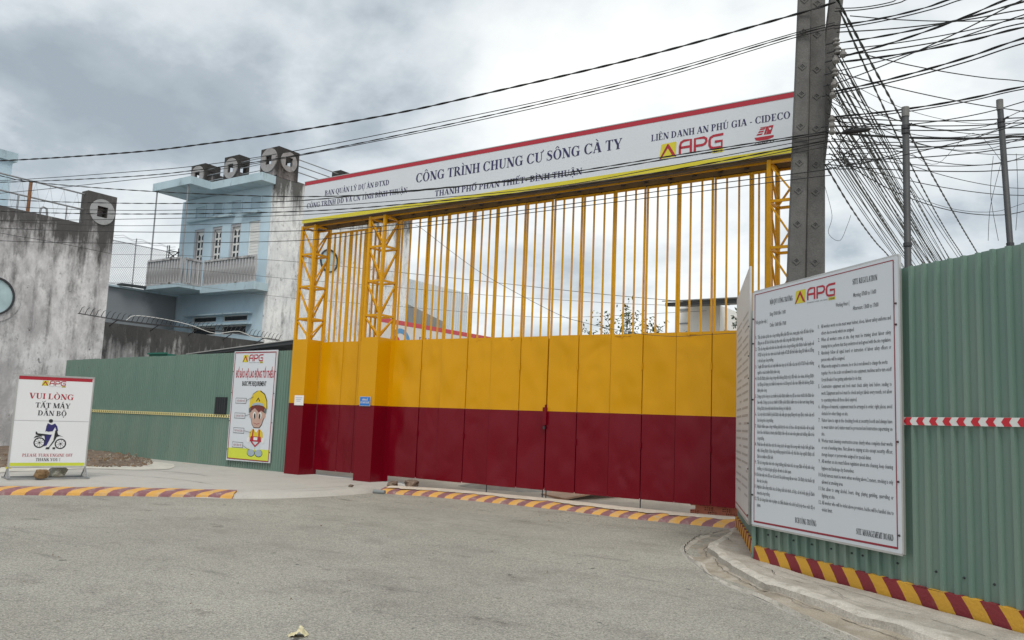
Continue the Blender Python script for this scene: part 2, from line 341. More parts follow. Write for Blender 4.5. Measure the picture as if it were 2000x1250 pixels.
def props(o, label=None, cat=None, group=None, kind=None):
    if label: o['label'] = label
    if cat: o['category'] = cat
    if group: o['group'] = group
    if kind: o['kind'] = kind
    return o
def thing(name, label, cat, loc, group=None):
    o = bpy.data.objects.new(name, None); COL.objects.link(o); o.location = loc
    o.empty_display_size = 0.2
    return props(o, label, cat, group)
def wloc(o):
    v = Vector(o.location)
    while o.parent: o = o.parent; v += Vector(o.location)
    return v
def fixnormals(me):
    import bmesh
    bm = bmesh.new(); bm.from_mesh(me); bmesh.ops.recalc_face_normals(bm, faces=bm.faces); bm.to_mesh(me); bm.free()
def mk(name, mb, mats, parent=None, label=None, cat=None, group=None, kind=None, smooth=False, origin=None, normals=True):
    if not isinstance(mats, (list, tuple)): mats = [mats]
    base = wloc(parent) if parent else Vector((0, 0, 0))
    org = Vector(origin) if origin is not None else (base if parent else (sum(mb.v, Vector())/max(1, len(mb.v))))
    if parent is None and origin is None:
        org = Vector((org.x, org.y, min(v.z for v in mb.v)))
    if parent is not None and origin is None:
        org = sum(mb.v, Vector())/max(1, len(mb.v))
    me = bpy.data.meshes.new(name)
    me.from_pydata([tuple(v-org) for v in mb.v], [], mb.f)
    for m in mats: me.materials.append(m)
    me.polygons.foreach_set('material_index', mb.m)
    if normals: fixnormals(me)
    if smooth: me.polygons.foreach_set('use_smooth', [True]*len(me.polygons))
    me.update()
    o = bpy.data.objects.new(name, me); COL.objects.link(o)
    if parent: o.parent = parent
    o.location = org-base
    return props(o, label, cat, group, kind)
def share(src, name, parent, loc, scale=None):
    o = bpy.data.objects.new(name, src.data); COL.objects.link(o); o.parent = parent
    o.location = Vector(loc)-(wloc(parent) if parent else Vector((0, 0, 0)))
    if scale: o.scale = scale
    return o
def circ(cx, cy, rx, ry=None, n=24, a0=0.0, a1=2*math.pi):
    ry = ry or rx
    full = abs(a1-a0-2*math.pi) < 1e-6
    m = n if full else n+1
    return [(cx+rx*math.cos(a0+(a1-a0)*k/n), cy+ry*math.sin(a0+(a1-a0)*k/n)) for k in range(m)]
def spline(pts, n=6):
    """Catmull-Rom through the points"""
    P = [Vector(p) for p in pts]; out = []
    for i in range(len(P)-1):
        a, b, c, d = P[max(i-1, 0)], P[i], P[i+1], P[min(i+2, len(P)-1)]
        for k in range(n):
            t = k/n
            out.append(0.5*((2*b)+(c-a)*t+(2*a-5*b+4*c-d)*t*t+(3*b-a-3*c+d)*t**3))
    out.append(P[-1]); return out

# ---------------------------------------------------------------- lettering
S_, T_, SH = 0.20, 0.072, 0.058
def _rect(x0, y0, x1, y1): return [(x0, y0), (x1, y0), (x1, y1), (x0, y1)]
def _diag(x0, y0, x1, y1, w): return [(x0-w/2, y0), (x0+w/2, y0), (x1+w/2, y1), (x1-w/2, y1)]
def _arc(cx, cy, rx, ry, wx, wy, a0, a1, n=14):
    out = []
    for k in range(n):
        t0, t1 = R(a0+(a1-a0)*k/n), R(a0+(a1-a0)*(k+1)/n)
        q = []
        for t, inn in ((t0, 0), (t1, 0), (t1, 1), (t0, 1)):
            ax, ay = (rx-wx, ry-wy) if inn else (rx, ry)
            q.append((cx+ax*math.cos(t), cy+ay*math.sin(t)))
        out.append(q)
    return out
def _path(pts, ws):
    out = []; P = [Vector((*p, 0)) for p in pts]; ed = []
    for i, p in enumerate(P):
        d = (P[min(i+1, len(P)-1)]-P[max(i-1, 0)]).normalized(); nn = Vector((-d.y, d.x, 0))*ws[i]/2
        ed.append(((p+nn), (p-nn)))
    for i in range(len(P)-1):
        a, b = ed[i], ed[i+1]; out.append([(a[0].x, a[0].y), (a[1].x, a[1].y), (b[1].x, b[1].y), (b[0].x, b[0].y)])
    return out
def _srf(xc, w, y): return _rect(xc-w/2, y, xc+w/2, y+SH)
def _G(ch):
    B_, Tt = 0.0, 1-SH
    st = lambda x: [_rect(x, SH, x+S_, Tt), _srf(x+S_/2, S_+0.16, 0), _srf(x+S_/2, S_+0.16, Tt)]
    if ch == 'I': return 0.40, st(0.10)
    if ch == 'H': return 0.90, st(0.10)+st(0.60)+[_rect(0.30, 0.47, 0.60, 0.53)]
    if ch == 'L': return 0.72, st(0.10)+[_rect(0.38, 0, 0.66, SH), [(0.58, SH), (0.66, SH), (0.69, 0.30), (0.67, 0.30)]]
    if ch in 'EF':
        p = st(0.10)+[_rect(0.38, Tt, 0.64, 1), [(0.56, Tt), (0.64, Tt), (0.65, 0.74), (0.63, 0.74)], _rect(0.30, 0.48, 0.50, 0.53), _rect(0.47, 0.37, 0.50, 0.48), _rect(0.47, 0.53, 0.50, 0.64)]
        if ch == 'E': p += [_rect(0.38, 0, 0.66, SH), [(0.58, SH), (0.66, SH), (0.69, 0.29), (0.67, 0.29)]]
        return (0.74 if ch == 'E' else 0.68), p
    if ch == 'T': return 0.76, [_rect(0.28, SH, 0.48, Tt), _srf(0.38, 0.36, 0), _rect(0.03, Tt, 0.73, 1), [(0.03, 0.72), (0.05, 0.72), (0.13, Tt), (0.03, Tt)], [(0.71, 0.72), (0.73, 0.72), (0.73, Tt), (0.63, Tt)]]
    if ch == 'N': return 0.88, [_rect(0.12, SH, 0.19, Tt), _diag(0.70, 0.0, 0.16, 1.0, 0.24), _rect(0.71, 0.0, 0.78, Tt), _srf(0.155, 0.28, 0), _srf(0.745, 0.27, Tt), _rect(0.00, Tt, 0.10, 1)]
    if ch == 'M': return 1.06, [_rect(0.12, SH, 0.19, Tt), _diag(0.48, 0.0, 0.19, 1.0, 0.22), _diag(0.48, 0.0, 0.84, 1.0, 0.08), _rect(0.80, SH, 1.0, Tt), _srf(0.155, 0.26, 0), _srf(0.90, 0.32, 0), _srf(0.92, 0.26, Tt), _rect(0.02, Tt, 0.12, 1)]
    if ch == 'A': return 0.86, [_diag(0.12, SH, 0.40, 1.0, 0.08), _diag(0.68, SH, 0.42, 1.0, 0.22), _rect(0.22, 0.30, 0.58, 0.36), _srf(0.12, 0.24, 0), _srf(0.68, 0.34, 0)]
    if ch == 'V': return 0.86, [_diag(0.44, 0.0, 0.18, Tt, 0.22), _diag(0.46, 0.0, 0.72, Tt, 0.08), _srf(0.17, 0.34, Tt), _srf(0.72, 0.24, Tt)]
    if ch == 'Y': return 0.84, [_diag(0.42, 0.40, 0.16, Tt, 0.21), _diag(0.46, 0.42, 0.70, Tt, 0.08), _rect(0.32, SH, 0.52, 0.46), _srf(0.42, 0.36, 0), _srf(0.16, 0.33, Tt), _srf(0.70, 0.24, Tt)]
    if ch == 'X': return 0.86, [_diag(0.66, SH, 0.20, Tt, 0.24), _diag(0.16, SH, 0.68, Tt, 0.08), _srf(0.66, 0.34, 0), _srf(0.20, 0.34, Tt), _srf(0.16, 0.24, 0), _srf(0.68, 0.24, Tt)]
    if ch == 'K': return 0.88, st(0.10)+[_diag(0.30, 0.42, 0.68, Tt, 0.08), _diag(0.70, SH, 0.44, 0.60, 0.24), _srf(0.70, 0.34, 0), _srf(0.68, 0.26, Tt)]
    if ch in 'OQCG':
        if ch == 'O' or ch == 'Q':
            p = _arc(0.46, 0.5, 0.42, 0.52, 0.20, 0.05, 0, 360, 32)
            if ch == 'Q': p = p+_path([(0.42, 0.02), (0.55, -0.08), (0.68, -0.20), (0.90, -0.22)], [0.10, 0.14, 0.13, 0.05])
            return 0.92, p
        p = _arc(0.46, 0.5, 0.42, 0.52, 0.20, 0.05, 48, 318 if ch == 'C' else 312, 26)
        p += [[(0.70, 0.86), (0.76, 1.0), (0.80, 1.0), (0.80, 0.66), (0.77, 0.66)]]
        if ch == 'G': return 0.94, p+[_rect(0.62, 0.02, 0.82, 0.42), _rect(0.54, 0.42, 0.90, 0.42+SH)]
        return 0.86, p+[_path([(0.72, 0.10), (0.83, 0.24)], [0.10, 0.03])[0]]
    if ch == 'D': return 0.90, [_rect(0.10, SH, 0.30, Tt), _srf(0.18, 0.34, 0), _srf(0.18, 0.34, Tt)]+_arc(0.34, 0.5, 0.48, 0.5, 0.20, SH, -90, 90, 20)
    if ch in 'PR':
        p = [_rect(0.10, SH, 0.30, Tt), _srf(0.20, 0.36, 0), _srf(0.18, 0.34, Tt)]+_arc(0.34, 0.74, 0.36, 0.26, 0.19, 0.055, -90, 90, 16)
        if ch == 'R': p += [_diag(0.72, SH, 0.42, 0.52, 0.23), _srf(0.76, 0.26, 0)]
        return (0.74 if ch == 'P' else 0.88), p
    if ch == 'B': return 0.80, [_rect(0.10, SH, 0.30, Tt), _srf(0.18, 0.34, 0), _srf(0.18, 0.34, Tt)]+_arc(0.34, 0.765, 0.34, 0.235, 0.18, 0.05, -90, 90, 14)+_arc(0.34, 0.27, 0.40, 0.27, 0.19, 0.055, -90, 90, 14)
    if ch == 'U': return 0.88, [_rect(0.12, 0.32, 0.32, Tt), _rect(0.68, 0.32, 0.75, Tt), _srf(0.20, 0.36, Tt), _srf(0.715, 0.26, Tt)]+_arc(0.435, 0.32, 0.315, 0.34, 0.19, 0.06, 180, 270, 10)+_arc(0.435, 0.32, 0.315, 0.34, 0.07, 0.06, 270, 360, 10)
    if ch == 'S':
        pts = [(0.58, 0.80), (0.50, 0.93), (0.34, 0.97), (0.19, 0.90), (0.16, 0.76), (0.24, 0.63), (0.40, 0.52), (0.53, 0.40), (0.56, 0.24), (0.48, 0.09), (0.30, 0.03), (0.15, 0.08), (0.08, 0.24)]
        ws = [0.03, 0.06, 0.07, 0.11, 0.16, 0.20, 0.21, 0.20, 0.16, 0.11, 0.07, 0.06, 0.03]
        return 0.68, _path(pts, ws)+[_rect(0.57, 0.68, 0.60, 1.0), _rect(0.06, 0.0, 0.09, 0.32)]
    if ch == '-': return 0.42, [_rect(0.06, 0.28, 0.36, 0.38)]
    if ch == '!': return 0.34, [[(0.13, 0.30), (0.21, 0.30), (0.26, 1.0), (0.08, 1.0)], circ(0.17, 0.10, 0.10, n=12)]
    return 0.34, []
def _accent(code, xc, hasc):
    y = 1.10; dx = 0.0
    if code == 0x302: return [_diag(xc-0.17, y, xc-0.01, y+0.20, 0.09), _diag(xc+0.17, y, xc+0.01, y+0.20, 0.09)]
    if hasc: y = 1.18; dx = 0.24
    if code == 0x300: return [_diag(xc+0.09-dx*1.6, y, xc-0.10-dx*1.6, y+0.22, 0.10)]
    if code == 0x301: return [_diag(xc-0.08+dx, y, xc+0.12+dx, y+0.22, 0.10)]
    if code == 0x303: return _path([(xc-0.2, y+0.04+hasc*0.12), (xc-0.1, y+0.15+hasc*0.12), (xc+0.08, y+0.06+hasc*0.12), (xc+0.2, y+0.17+hasc*0.12)], [0.05, 0.08, 0.08, 0.05])
    if code == 0x309: return _path([(xc-0.06+dx, y+0.24), (xc+0.06+dx, y+0.26), (xc+0.08+dx, y+0.15), (xc+dx, y+0.08), (xc+dx, y)], [0.05, 0.07, 0.08, 0.07, 0.06])
    if code == 0x323: return [circ(xc, -0.20, 0.09, n=12)]
    if code == 0x306: return _path([(xc-0.19, y+0.18), (xc-0.12, y+0.06), (xc, y+0.02), (xc+0.12, y+0.06), (xc+0.19, y+0.18)], [0.04, 0.07, 0.08, 0.07, 0.04])
    if code == 0x31B: return _path([(xc+0.28, 0.98), (xc+0.44, 1.02), (xc+0.50, 1.12), (xc+0.44, 1.20)], [0.07, 0.08, 0.10, 0.06])
    return []
def serif(text):
    """bold roman capitals with Vietnamese accents: list of polygons, total width"""
    polys = []; x = 0.0
    for c in text:
        stroke = c == 'Đ'
        dec = unicodedata.normalize('NFD', 'D' if stroke else c)
        w, g = _G(dec[0])
        if stroke: g = g+[_rect(-0.02, 0.47, 0.42, 0.54)]
        hasc = 0x302 in map(ord, dec[1:]) or 0x306 in map(ord, dec[1:])
        for a in dec[1:]:
            g = g+_accent(ord(a), w*0.47, hasc and ord(a) not in (0x302, 0x306))
        for i, p in enumerate(g): polys.append(([(px+x, py) for px, py in p], i))
        x += w+0.02 if dec[0] != ' ' else 0.32
    return polys, x
def put_serif(mb, text, fr, u0_, u1_, v, h, w=0.003, mi=0):
    polys, W = serif(text); k = (u1_-u0_)/W
    for p, i in polys:
        mb.flat([(u0_+a*k, v+b*h) for a, b in p], fr, w+0.00035*(i % 9), mi)
    return mb
FONT_SCALE = None
def sans_mesh(text, offset=0.0, res=2):
    c = bpy.data.curves.new('txt', 'FONT'); c.body = text; c.resolution_u = res; c.offset = offset
    o = bpy.data.objects.new('txt', c); COL.objects.link(o)
    me = bpy.data.meshes.new_from_object(o.evaluated_get(bpy.context.evaluated_depsgraph_get()))
    vs_ = [(v.co.x, v.co.y) for v in me.vertices]; fs = [tuple(p.vertices) for p in me.polygons]
    bpy.data.objects.remove(o); bpy.data.curves.remove(c); bpy.data.meshes.remove(me)
    return vs_, fs
def put_sans(mb, text, fr, u0_, u1_, v, h, w=0.003, mi=0, offset=0.0, res=2):
    """h = cap height; width fitted to u0..u1"""
    vs_, fs = sans_mesh(text, offset, res)
    if not vs_: return mb
    x0 = min(a for a, b in vs_); x1 = max(a for a, b in vs_)
    k = (u1_-u0_)/max(1e-6, x1-x0); ky = h/0.70
    mb.add([fr(u0_+(a-x0)*k, v+b*ky, w) for a, b in vs_], fs, mi)
    return mb
def apg_logo(parent, fr, u, v, h, w=0.004, cons=True):
    """yellow tile with red chevron, red rounded letters, small yellow tag; u,v = lower left, h = tile height"""
    k = h
    m = MB(); m.flat([(u+a*k, v+b*k) for a, b in ((0.0, 0), (1.15, 0.0), (1.22, 0.98), (1.16, 1.04), (0.20, 1.0), (0.12, 0.94))], fr, w)
    mk('logo_tile', m, LYEL, parent, normals=False)
    m = MB(); m.flat([(u+a*k, v+b*k) for a, b in ((0.0, 0.0), (0.14, 0.0), (0.60, 0.66), (0.62, 0.94), (0.56, 0.94))], fr, w+0.001, 0)
    m.flat([(u+a*k, v+b*k) for a, b in ((0.60, 0.66), (0.92, 0.12), (1.22, 0.0), (0.66, 0.94), (0.62, 0.94))], fr, w+0.0014, 1)
    mk('logo_chevron', m, [MAROON, LRED], parent, normals=False)
    m = MB(); x = u+1.38*k; hh = 0.98*k; b0 = v+0.12*k; sw = 0.17*k
    def st(pts, x0):
        P = [(x0+a*hh, b0+b*hh) for a, b in pts]
        for i, q in enumerate(_path(P, [sw]*len(P))): m.flat(q, fr, w+0.0003*i)
    st([(0.08, 0.0), (0.08, 0.55), (0.16, 0.80), (0.36, 0.90), (0.86, 0.90), (0.86, 0.0)], x); st([(0.12, 0.44), (0.80, 0.44)], x)
    x2 = x+1.06*hh
    st([(0.08, 0.0), (0.08, 0.90), (0.70, 0.90), (0.86, 0.80), (0.88, 0.62), (0.78, 0.46), (0.60, 0.40), (0.16, 0.40)], x2)
    x3 = x2+1.02*hh
    st([(1.02, 0.92), (0.34, 0.90), (0.14, 0.80), (0.08, 0.62), (0.08, 0.30), (0.16, 0.14), (0.34, 0.07), (0.92, 0.07), (0.92, 0.48), (0.44, 0.48)], x3)
    mk('logo_letters', m, LRED, parent, normals=False)
    if cons:
        m = MB(); xe = x3+1.0*hh
        m.flat([(xe-0.72*hh, v-0.16*k), (xe, v-0.16*k), (xe, v+0.06*k), (xe-0.72*hh, v+0.06*k)], fr, w)
        mk('logo_tag', m, LYEL, parent, normals=False)
        m = MB(); put_sans(m, 'CONS', fr, xe-0.66*hh, xe-0.06*hh, v-0.12*k, 0.13*k, w+0.002, offset=0.02)
        put_sans(m, 'STANDING OVER THE YEARS', fr, x, xe-0.80*hh, v-0.12*k, 0.09*k, w+0.002)
        mk('logo_caption', m, INK, parent, normals=False)

# ================================================================ THE SETTING
def sheet(name, poly, z, m, kind='structure', thick=0.0):
    mb = MB(); n = len(poly)
    mb.add([(x, y, z) for x, y in poly], [tuple(range(n))])
    if thick:
        mb.add([(x, y, z) for x, y in poly]+[(x, y, z-thick) for x, y in poly], [(i, i+n, (i+1) % n+n, (i+1) % n) for i in range(n)])
    return mk(name, mb, m, kind=kind, origin=(0, 0, 0), normals=False)
sheet('ground', [(-900, -900), (900, -900), (900, 1500), (-900, 1500)], -0.16, SAND)
sheet('road', [(-60, -40), (40, -40), (40, 15.3), (-60, 15.3)], -0.10, ROADM)
# a few tar-dark and pale smears lie in the road itself: handled by the asphalt material

# pavement at the left, with its worn edge dropping to the road
back = [(-18.5, 5.4), (-17.07, 7.93), (-16.37, 9.03), (-15.32, 10.01), (-14.02, 10.92), (-13.35, 12.1), (-13.3, 13.5), (-13.5, 14.6), (-13.9, 15.9)]
front = [(-17.9, 5.3), (-16.28, 7.58), (-15.55, 8.6), (-14.7, 9.62), (-13.61, 10.63), (-13.12, 11.6), (-12.98, 12.8), (-13.1, 14.1), (-13.6, 15.9)]
mb = MB()
bk = spline([(x, y, 0) for x, y in back], 6); fr_ = spline([(x, y, -0.105) for x, y in front], 6)
md = [(a*0.75+b*0.25)+Vector((0, 0, 0.045)) for a, b in zip(fr_, bk)]
far = [Vector((-29.6-0*p.y, p.y, 0.0)) for p in bk]
nn = len(bk)
rows = 14
vv = []
for i in range(nn):
    for j in range(rows+1):
        t = (j/rows)**2; p = bk[i].lerp(far[i], t)
        p = Vector((p.x, p.y, 0.006*noise.noise(p*0.8)))
        vv.append(p)
fs = [(i*(rows+1)+j, (i+1)*(rows+1)+j, (i+1)*(rows+1)+j+1, i*(rows+1)+j+1) for i in range(nn-1) for j in range(rows)]
mb.add(vv, fs)
edge = []
for i in range(nn):
    jit = 0.035*noise.noise(bk[i]*3.1)
    edge.append((bk[i], md[i]+Vector((jit, jit, jit*0.5)), fr_[i]))
mb.add([p for e_ in edge for p in e_], [(i*3+k, i*3+k+1, (i+1)*3+k+1, (i+1)*3+k) for i in range(nn-1) for k in range(2)])
mk('pavement', mb, PAVE, kind='structure', origin=(0, 0, 0), smooth=True)

pv = bpy.data.objects['pavement']
def crack_p(pts, w):
    P = spline([Vector(p) for p in pts], 9); m_ = MB(); rr = []
    for i, p in enumerate(P):
        d = (P[min(i+1, len(P)-1)]-P[max(i-1, 0)]).normalized(); nn_ = Vector((-d.y, d.x, 0)); j = 0.04*noise.noise(p*4); ww = w*(0.3+0.9*abs(noise.noise(p*3)))*min(1, i/3, (len(P)-1-i)/3)+0.001
        rr.append((p+nn_*(j+ww), p+nn_*(j-ww)))
    m_.add([q+Vector((0, 0, 0.009)) for r_ in rr for q in r_], [(i*2, i*2+1, i*2+3, i*2+2) for i in range(len(rr)-1)])
    mk('crack', m_, mat('crack_dark', (0.045, 0.042, 0.036), 0.95, 0.1), pv, normals=False)  # plain dark strip laid on the slab as a crack
crack_p([(-20.5, 10.2, 0), (-18.5, 11.2, 0), (-16.8, 11.6, 0), (-15.2, 11.4, 0)], 0.012)
crack_p([(-14.0, 11.3, 0), (-13.75, 12.4, 0), (-13.72, 13.6, 0), (-13.9, 14.5, 0)], 0.012)
crack_p([(-19.6, 12.6, 0), (-18.2, 12.9, 0), (-17.3, 12.7, 0)], 0.02)
# pale screed band between the dirt and the pavement
m_ = MB(); rr = []
for k in range(40):
    y = 8.2+k*0.165; xx = -21.0-0.45*math.sin(y*1.3)-max(0, y-13.2)*0.9
    rr.append((Vector((xx-0.7, y, 0.0085)), Vector((xx+0.9+0.5*noise.noise(Vector((y, 1, 1))), y, 0.0085))))
m_.add([q for r_ in rr for q in r_], [(i*2, i*2+1, i*2+3, i*2+2) for i in range(len(rr)-1)])
mk('screed', m_, mat('pale_screed', (0.55, 0.53, 0.47), 0.95, 0.1, 2, 0.4, 40, col2=(0.42, 0.405, 0.365), c2lo=0.5, c2hi=0.7, c2scale=3), pv, normals=False)

# dirt strip along the fence and old wall
mb = MB(); pts = []
gx, gy = 46, 26
edge_x = lambda y: -21.4-0.5*math.sin(y*1.3)-0.35*noise.noise(Vector((0, y*1.1, 3)))-max(0, y-13.2)*0.9
for i in range(gx+1):
    for j in range(gy+1):
        y = 8.0+(15.36-8.0)*j/gy; x1 = edge_x(y); x = x1+(-29.45-x1)*(i/gx)**1.3
        t = min(1, (x1-x)/2.2)
        z = 0.012+t*(0.10+0.06*noise.noise(Vector((x*1.2, y*1.2, 0))))+0.03*noise.noise(Vector((x*4, y*4, 1)))*min(1, t*4)
        pts.append((x, y, max(z, 0.009)))
mb.add(pts, [(i*(gy+1)+j, i*(gy+1)+j+1, (i+1)*(gy+1)+j+1, (i+1)*(gy+1)+j) for i in range(gx) for j in range(gy)])
mk('dirt_strip', mb, DIRT, kind='structure', origin=(0, 0, 0), smooth=True)
mb = MB()
rnd = random.Random(3)
for i in range(900):
    y = rnd.uniform(8.5, 15.2); x = edge_x(y)-abs(rnd.gauss(0, 1.3))+0.25
    if x < -29: continue
    s = rnd.uniform(0.012, 0.05); z = 0.10+0.05*rnd.random() if x < edge_x(y)-0.6 else 0.03
    a = rnd.uniform(0, 6.28); h = s*rnd.uniform(0.3, 0.9)
    q = [(x+s*math.cos(a+k*2.1)*rnd.uniform(.7, 1.3), y+s*math.sin(a+k*2.1)*rnd.uniform(.7, 1.3), z-0.02) for k in range(3)]
    mb.add(q+[(x, y, z+h)], [(0, 1, 3), (1, 2, 3), (2, 0, 3)], rnd.choice((0, 0, 1, 2)))
mk('pebble_litter', mb, [DIRT, STONE2, STONE1], kind='stuff', label='loose pebbles and litter on the dirt along the green fence', cat='rubble', origin=(0, 0, 0))

# yard behind the gate
mb = MB(); pts = []
gx, gy = 60, 30
for i in range(gx+1):
    for j in range(gy+1):
        x = -29.4+(26.0)*i/gx; y = 15.05+(j/gy)**1.8*60
        z = -0.11+0.04*noise.noise(Vector((x*0.5, y*0.5, 5)))+0.02*noise.noise(Vector((x*2, y*2, 5)))
        if y > 17: z += min(0.25, (y-17)*0.05)*(0.6+0.4*math.sin(x*0.7))
        if x < -13.6: z += 0.09*min(1, (-13.6-x)/0.8)*(1 if y < 17 else max(0, 1-(y-17)/3))
        pts.append((x, y, z))
mb.add(pts, [(i*(gy+1)+j, (i+1)*(gy+1)+j, (i+1)*(gy+1)+j+1, i*(gy+1)+j+1) for i in range(gx) for j in range(gy)])
mk('site_yard', mb, SAND, kind='structure', origin=(0, 0, 0), smooth=True)

# sand heap and plank ramp just inside the gate, seen under it
mb = MB(); gx2 = 26
def heap(x, y): return max(0.0, 0.42*math.exp(-((x+12.1)/1.1)**2-((y-18.1)/0.9)**2)+0.05*noise.noise(Vector((x*2, y*2, 0)))-0.04)
mb.add([(-14.2+4.2*i/gx2, 16.2+3.8*j/gx2, -0.13+heap(-14.2+4.2*i/gx2, 16.2+3.8*j/gx2)) for i in range(gx2+1) for j in range(gx2+1)], [(i*(gx2+1)+j, (i+1)*(gx2+1)+j, (i+1)*(gx2+1)+j+1, i*(gx2+1)+j+1) for i in range(gx2) for j in range(gx2)])
mk('sand_heap', mb, mat('grey_gravelly_sand', (0.33, 0.31, 0.27), 0.95, 0.2, 4, 0.6, 25, col2=(0.48, 0.45, 0.40), c2scale=5), None, 'low grey sand heap seen under the left half of the gate', 'heap', smooth=True)
mb = MB(); mb.add([(-10.6, 17.0, -0.10), (-9.6, 16.4, -0.10), (-8.9, 18.6, 0.18), (-9.9, 19.2, 0.18), (-10.6, 17.0, -0.06), (-9.6, 16.4, -0.06), (-8.9, 18.6, 0.22), (-9.9, 19.2, 0.22)], [(0, 3, 2, 1), (4, 5, 6, 7), (0, 1, 5, 4), (1, 2, 6, 5), (2, 3, 7, 6), (3, 0, 4, 7)])
mk('ramp_board', mb, mat('peach_board', (0.55, 0.36, 0.24), 0.8, 0.1, 3), None, 'pale orange board lying as a ramp under the gate', 'board')

# concrete apron and gutter at the right, wrapping the corner of the fence
O = [(-5.0, 14.45), (-5.05, 13.18), (-4.89, 12.03), (-4.68, 11.32), (-4.2, 10.48), (-3.45, 9.41), (-2.7, 8.69), (-1.64, 7.64), (0.2, 6.1), (2.9, 4.0)]
Lp = [(-4.80, 14.2), (-4.66, 13.2), (-4.50, 12.16), (-4.36, 11.45), (-3.96, 10.6), (-3.16, 9.5), (-2.42, 8.76), (-1.20, 7.80), (0.6, 6.35), (3.3, 4.3)]
Bs = [(-4.7, 14.0), (-4.42, 13.2), (-4.00, 12.2), (-3.68, 11.4), (-3.30, 10.64), (-2.85, 10.15), (-2.1, 9.62), (-0.95, 8.82), (0.9, 7.55), (3.4, 5.8)]
So = spline([(x, y, -0.096) for x, y in O], 8); Sl = spline([(x, y, -0.03) for x, y in Lp], 8); Sb = spline([(x, y, 0.0) for x, y in Bs], 8)
mb = MB(); rowsv = []
for i, (o, l, b) in enumerate(zip(So, Sl, Sb)):
    row = [o+(o-l)*0.05+Vector((0, 0, 0.001)), o+Vector((0, 0, 0.030)), o.lerp(l, 0.18)+Vector((0, 0, -0.012)), o.lerp(l, 0.45)+Vector((0, 0, -0.030)), o.lerp(l, 0.78)+Vector((0, 0, -0.040)),
           l+Vector((0, 0, -0.030)), l.lerp(b, 0.03)+Vector((0, 0, 0.030)), l.lerp(b, 0.12)+Vector((0, 0, 0.052)), l.lerp(b, 0.24)+Vector((0, 0, 0.040)),
           l.lerp(b, 0.42)+Vector((0, 0, 0.018)), l.lerp(b, 0.62)+Vector((0, 0, 0.012)), l.lerp(b, 0.82)+Vector((0, 0, 0.010)), b.copy()]
    out_ = []
    for k, p in enumerate(row):
        a_ = 1 if 0 < k < len(row)-1 else 0.3
        dz = 0.026*noise.noise(p*2.1)+0.014*noise.noise(p*6.5)+0.006*noise.noise(p*17)
        dh = 0.05*noise.noise(p*1.9+Vector((9, 0, 0)))+0.03*noise.noise(p*7+Vector((2, 5, 0)))
        out_.append(p+Vector((dh*a_*0.7, dh*a_*0.7, dz*a_)))
    rowsv.append(out_)
w_ = len(rowsv[0])
zone = [2, 2, 1, 1, 1, 0, 2, 2, 0, 0, 0, 0]
for k in range(w_-1):
    base_i = len(mb.v); mb.v += [p for r_ in rowsv for p in (r_[k], r_[k+1])]
    for i in range(len(rowsv)-1):
        mb.f.append([base_i+i*2, base_i+i*2+1, base_i+i*2+3, base_i+i*2+2]); mb.m.append(zone[k])
GUT = mat('gutter_silt', (0.30, 0.26, 0.205), 0.95, 0.2, 3, 0.6, 30, col2=(0.42, 0.385, 0.33), c2lo=0.48, c2hi=0.7, c2scale=4, grain=0.2, gscale=90)
LIP = mat('pale_trowelled_cement', (0.50, 0.465, 0.41), 0.9, 0.14, 4, 0.6, 40, col2=(0.33, 0.30, 0.25), c2lo=0.5, c2hi=0.68, c2scale=6, grain=0.15, gscale=90)
apron = mk('concrete_apron', mb, [APRON, GUT, LIP], kind='structure', origin=(0, 0, 0), smooth=True)
def crack(pts, w, parent, z=0.004):
    """ragged dark crack lying on the surface"""
    P = spline([Vector(p) for p in pts], 9); m_ = MB(); rr = []
    for i, p in enumerate(P):
        d = (P[min(i+1, len(P)-1)]-P[max(i-1, 0)]).normalized(); nn_ = Vector((-d.y, d.x, 0)); j = 0.03*noise.noise(p*9); ww = w*(0.35+0.9*abs(noise.noise(p*5)))*min(1, i/3, (len(P)-1-i)/3)+0.001
        rr.append((p+nn_*(j+ww), p+nn_*(j-ww)))
    m_.add([q+Vector((0, 0, z)) for r_ in rr for q in r_], [(i*2, i*2+1, i*2+3, i*2+2) for i in range(len(rr)-1)])
    return mk('crack', m_, mat('crack_dark', (0.045, 0.042, 0.036), 0.95, 0.1), parent, normals=False)
def on_apron(i, f):
    r_ = rowsv[max(0, min(len(rowsv)-1, i))]; x = f*(len(r_)-1); k = min(int(x), len(r_)-2); return r_[k].lerp(r_[k+1], x-k)
crack([on_apron(i, 0.80+0.04*math.sin(i*0.7)) for i in range(36, 66, 3)], 0.004, apron, 0.008)
crack([on_apron(i, 0.88) for i in range(40, 58, 3)], 0.004, apron, 0.008)
crack([on_apron(i, 0.36+0.03*math.sin(i)) for i in range(8, 62, 3)], 0.004, apron, 0.010)
crack([on_apron(i, 0.10) for i in range(4, 30, 2)], 0.010, apron, 0.012)
crack([on_apron(14, 0.66), on_apron(16, 0.75), on_apron(17, 0.88), on_apron(19, 0.97)], 0.005, apron, 0.008)
